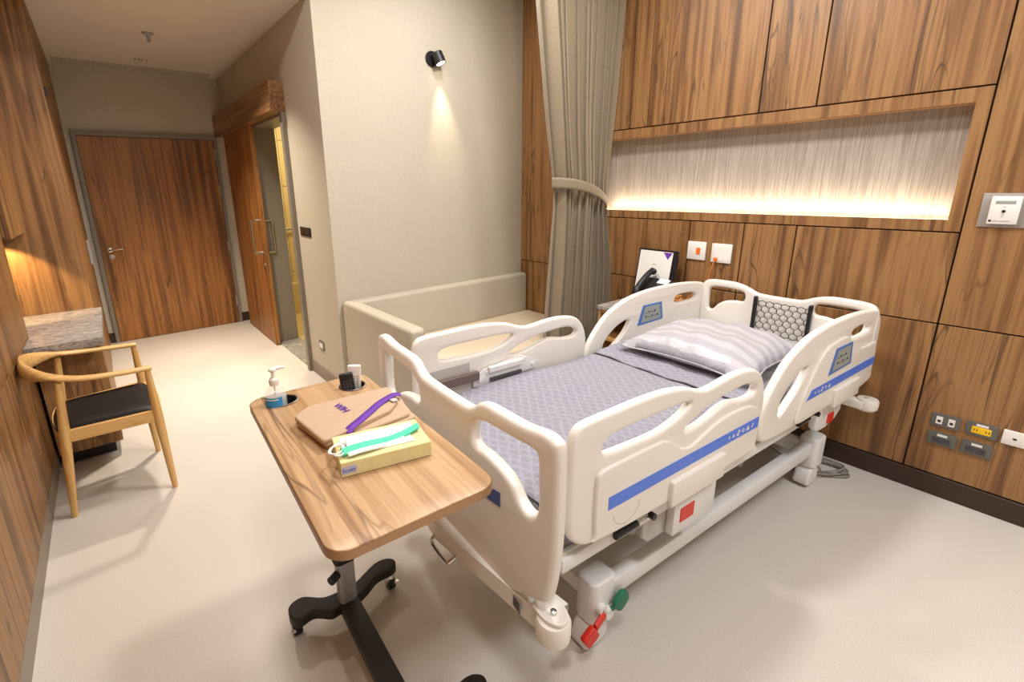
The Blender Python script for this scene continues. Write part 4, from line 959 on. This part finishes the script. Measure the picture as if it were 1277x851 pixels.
# leg feet / tops in local coords, chair faces +X
legs = {'fn': ((.235, -.245, 0), (.215, -.262, .715)), 'ff': ((.215, .265, 0), (.20, .255, .715)), 'bn': ((-.205, -.195, 0), (-.135, -.245, .735)), 'bf': ((-.225, .205, 0), (-.145, .235, .735))}
for k_, (f_, tp_) in legs.items():
    f_ = Vector(f_); tp_ = Vector(tp_)
    pr_ = [(0, .0135), (.12, .016), (.45, .021), (.62, .023), (.8, .019), (1, .014)]
    B().tube([f_.lerp(tp_, a) for a, _ in pr_], [r for _, r in pr_], 14).obj('leg', 'ash_z', t)
rail = catopen([(.235, -.262, .722), (.10, -.268, .728), (-.06, -.258, .742), (-.18, -.20, .768), (-.25, -.10, .79), (-.268, 0, .797), (-.25, .10, .79), (-.18, .20, .768), (-.06, .25, .742), (.10, .262, .728), (.215, .256, .722)], 6)
n_ = len(rail); b = B(); rings = []
for i, p in enumerate(rail):
    f = i/(n_-1); e = abs(2*f-1); p = Vector(p); a_ = Vector(rail[max(0, i-1)]); c_ = Vector(rail[min(n_-1, i+1)]); tg = (c_-a_).normalized()
    side = tg.cross(Vector((0, 0, 1))).normalized(); up = side.cross(tg)
    back = max(0, 1-(e/.45)**2) if e < .45 else 0
    wdt = .022+.006*math.sin(PI*min(1, e*1.3)) if e > .0 else .02; wdt *= (1-.35*back); hgt = .013+.036*back
    if e > .97: wdt *= .8; hgt *= .8
    rings.append([b.bm.verts.new(p+side*wdt*math.cos(q_)+up*(hgt*math.sin(q_)-.5*back*.03)) for q_ in [2*PI*j/14 for j in range(14)]])
for A_, C_ in zip(rings, rings[1:]):
    for j in range(14): b.bm.faces.new((A_[j], A_[(j+1) % 14], C_[(j+1) % 14], C_[j]))
b.bm.faces.new(rings[0][::-1]); b.bm.faces.new(rings[-1])
b.obj('back_rail', 'ash', t, ang=50)
def lp(k_, z):
    a, c = Vector(legs[k_][0]), Vector(legs[k_][1]); return a.lerp(c, z/c.z)
def apron(a, c, name, curve=0.0):
    A, C = lp(a, .455), lp(c, .455); d_ = (C-A); n_ = Vector((d_.y, -d_.x, 0)).normalized(); b = B()
    pts = [A+d_*u+n_*curve*4*u*(1-u) for u in [k/10 for k in range(11)]]
    for p, q in zip(pts, pts[1:]):
        for _ in (0,):
            o1 = n_*.011
            b.add([tuple(v) for v in (p-o1-Vector((0, 0, .032)), p+o1-Vector((0, 0, .032)), p+o1+Vector((0, 0, .028)), p-o1+Vector((0, 0, .028)), q-o1-Vector((0, 0, .032)), q+o1-Vector((0, 0, .032)), q+o1+Vector((0, 0, .028)), q-o1+Vector((0, 0, .028)))], [(0, 4, 5, 1), (3, 2, 6, 7), (0, 3, 7, 4), (1, 5, 6, 2)])
    bmesh.ops.remove_doubles(b.bm, verts=b.bm.verts, dist=1e-5)
    return b.obj(name, 'ash', t)
apron('bn', 'fn', 'seat_rail'); apron('ff', 'bf', 'seat_rail'); apron('fn', 'ff', 'seat_rail', .03); apron('bf', 'bn', 'seat_rail', .03)
def seatf(u, v, s=1):
    a = -1+2*u; c = -1+2*v; x = -.0+a*.20; y = c*(.222+.012*a)+.003
    x += .025*(1-c*c)*a
    h = ((1-abs(a)**4)*(1-abs(c)**4))**.4
    return (x+.015, y, .478+(.030*h-.012*(1-a*a)*(1-c*c) if s > 0 else -.02*h))
b = B().grid(lambda u, v: seatf(u, v), 28, 28).grid(lambda u, v: seatf(u, v, -1), 28, 28); bmesh.ops.remove_doubles(b.bm, verts=b.bm.verts, dist=1e-4)
b.obj('seat', 'leather', t, ang=80)
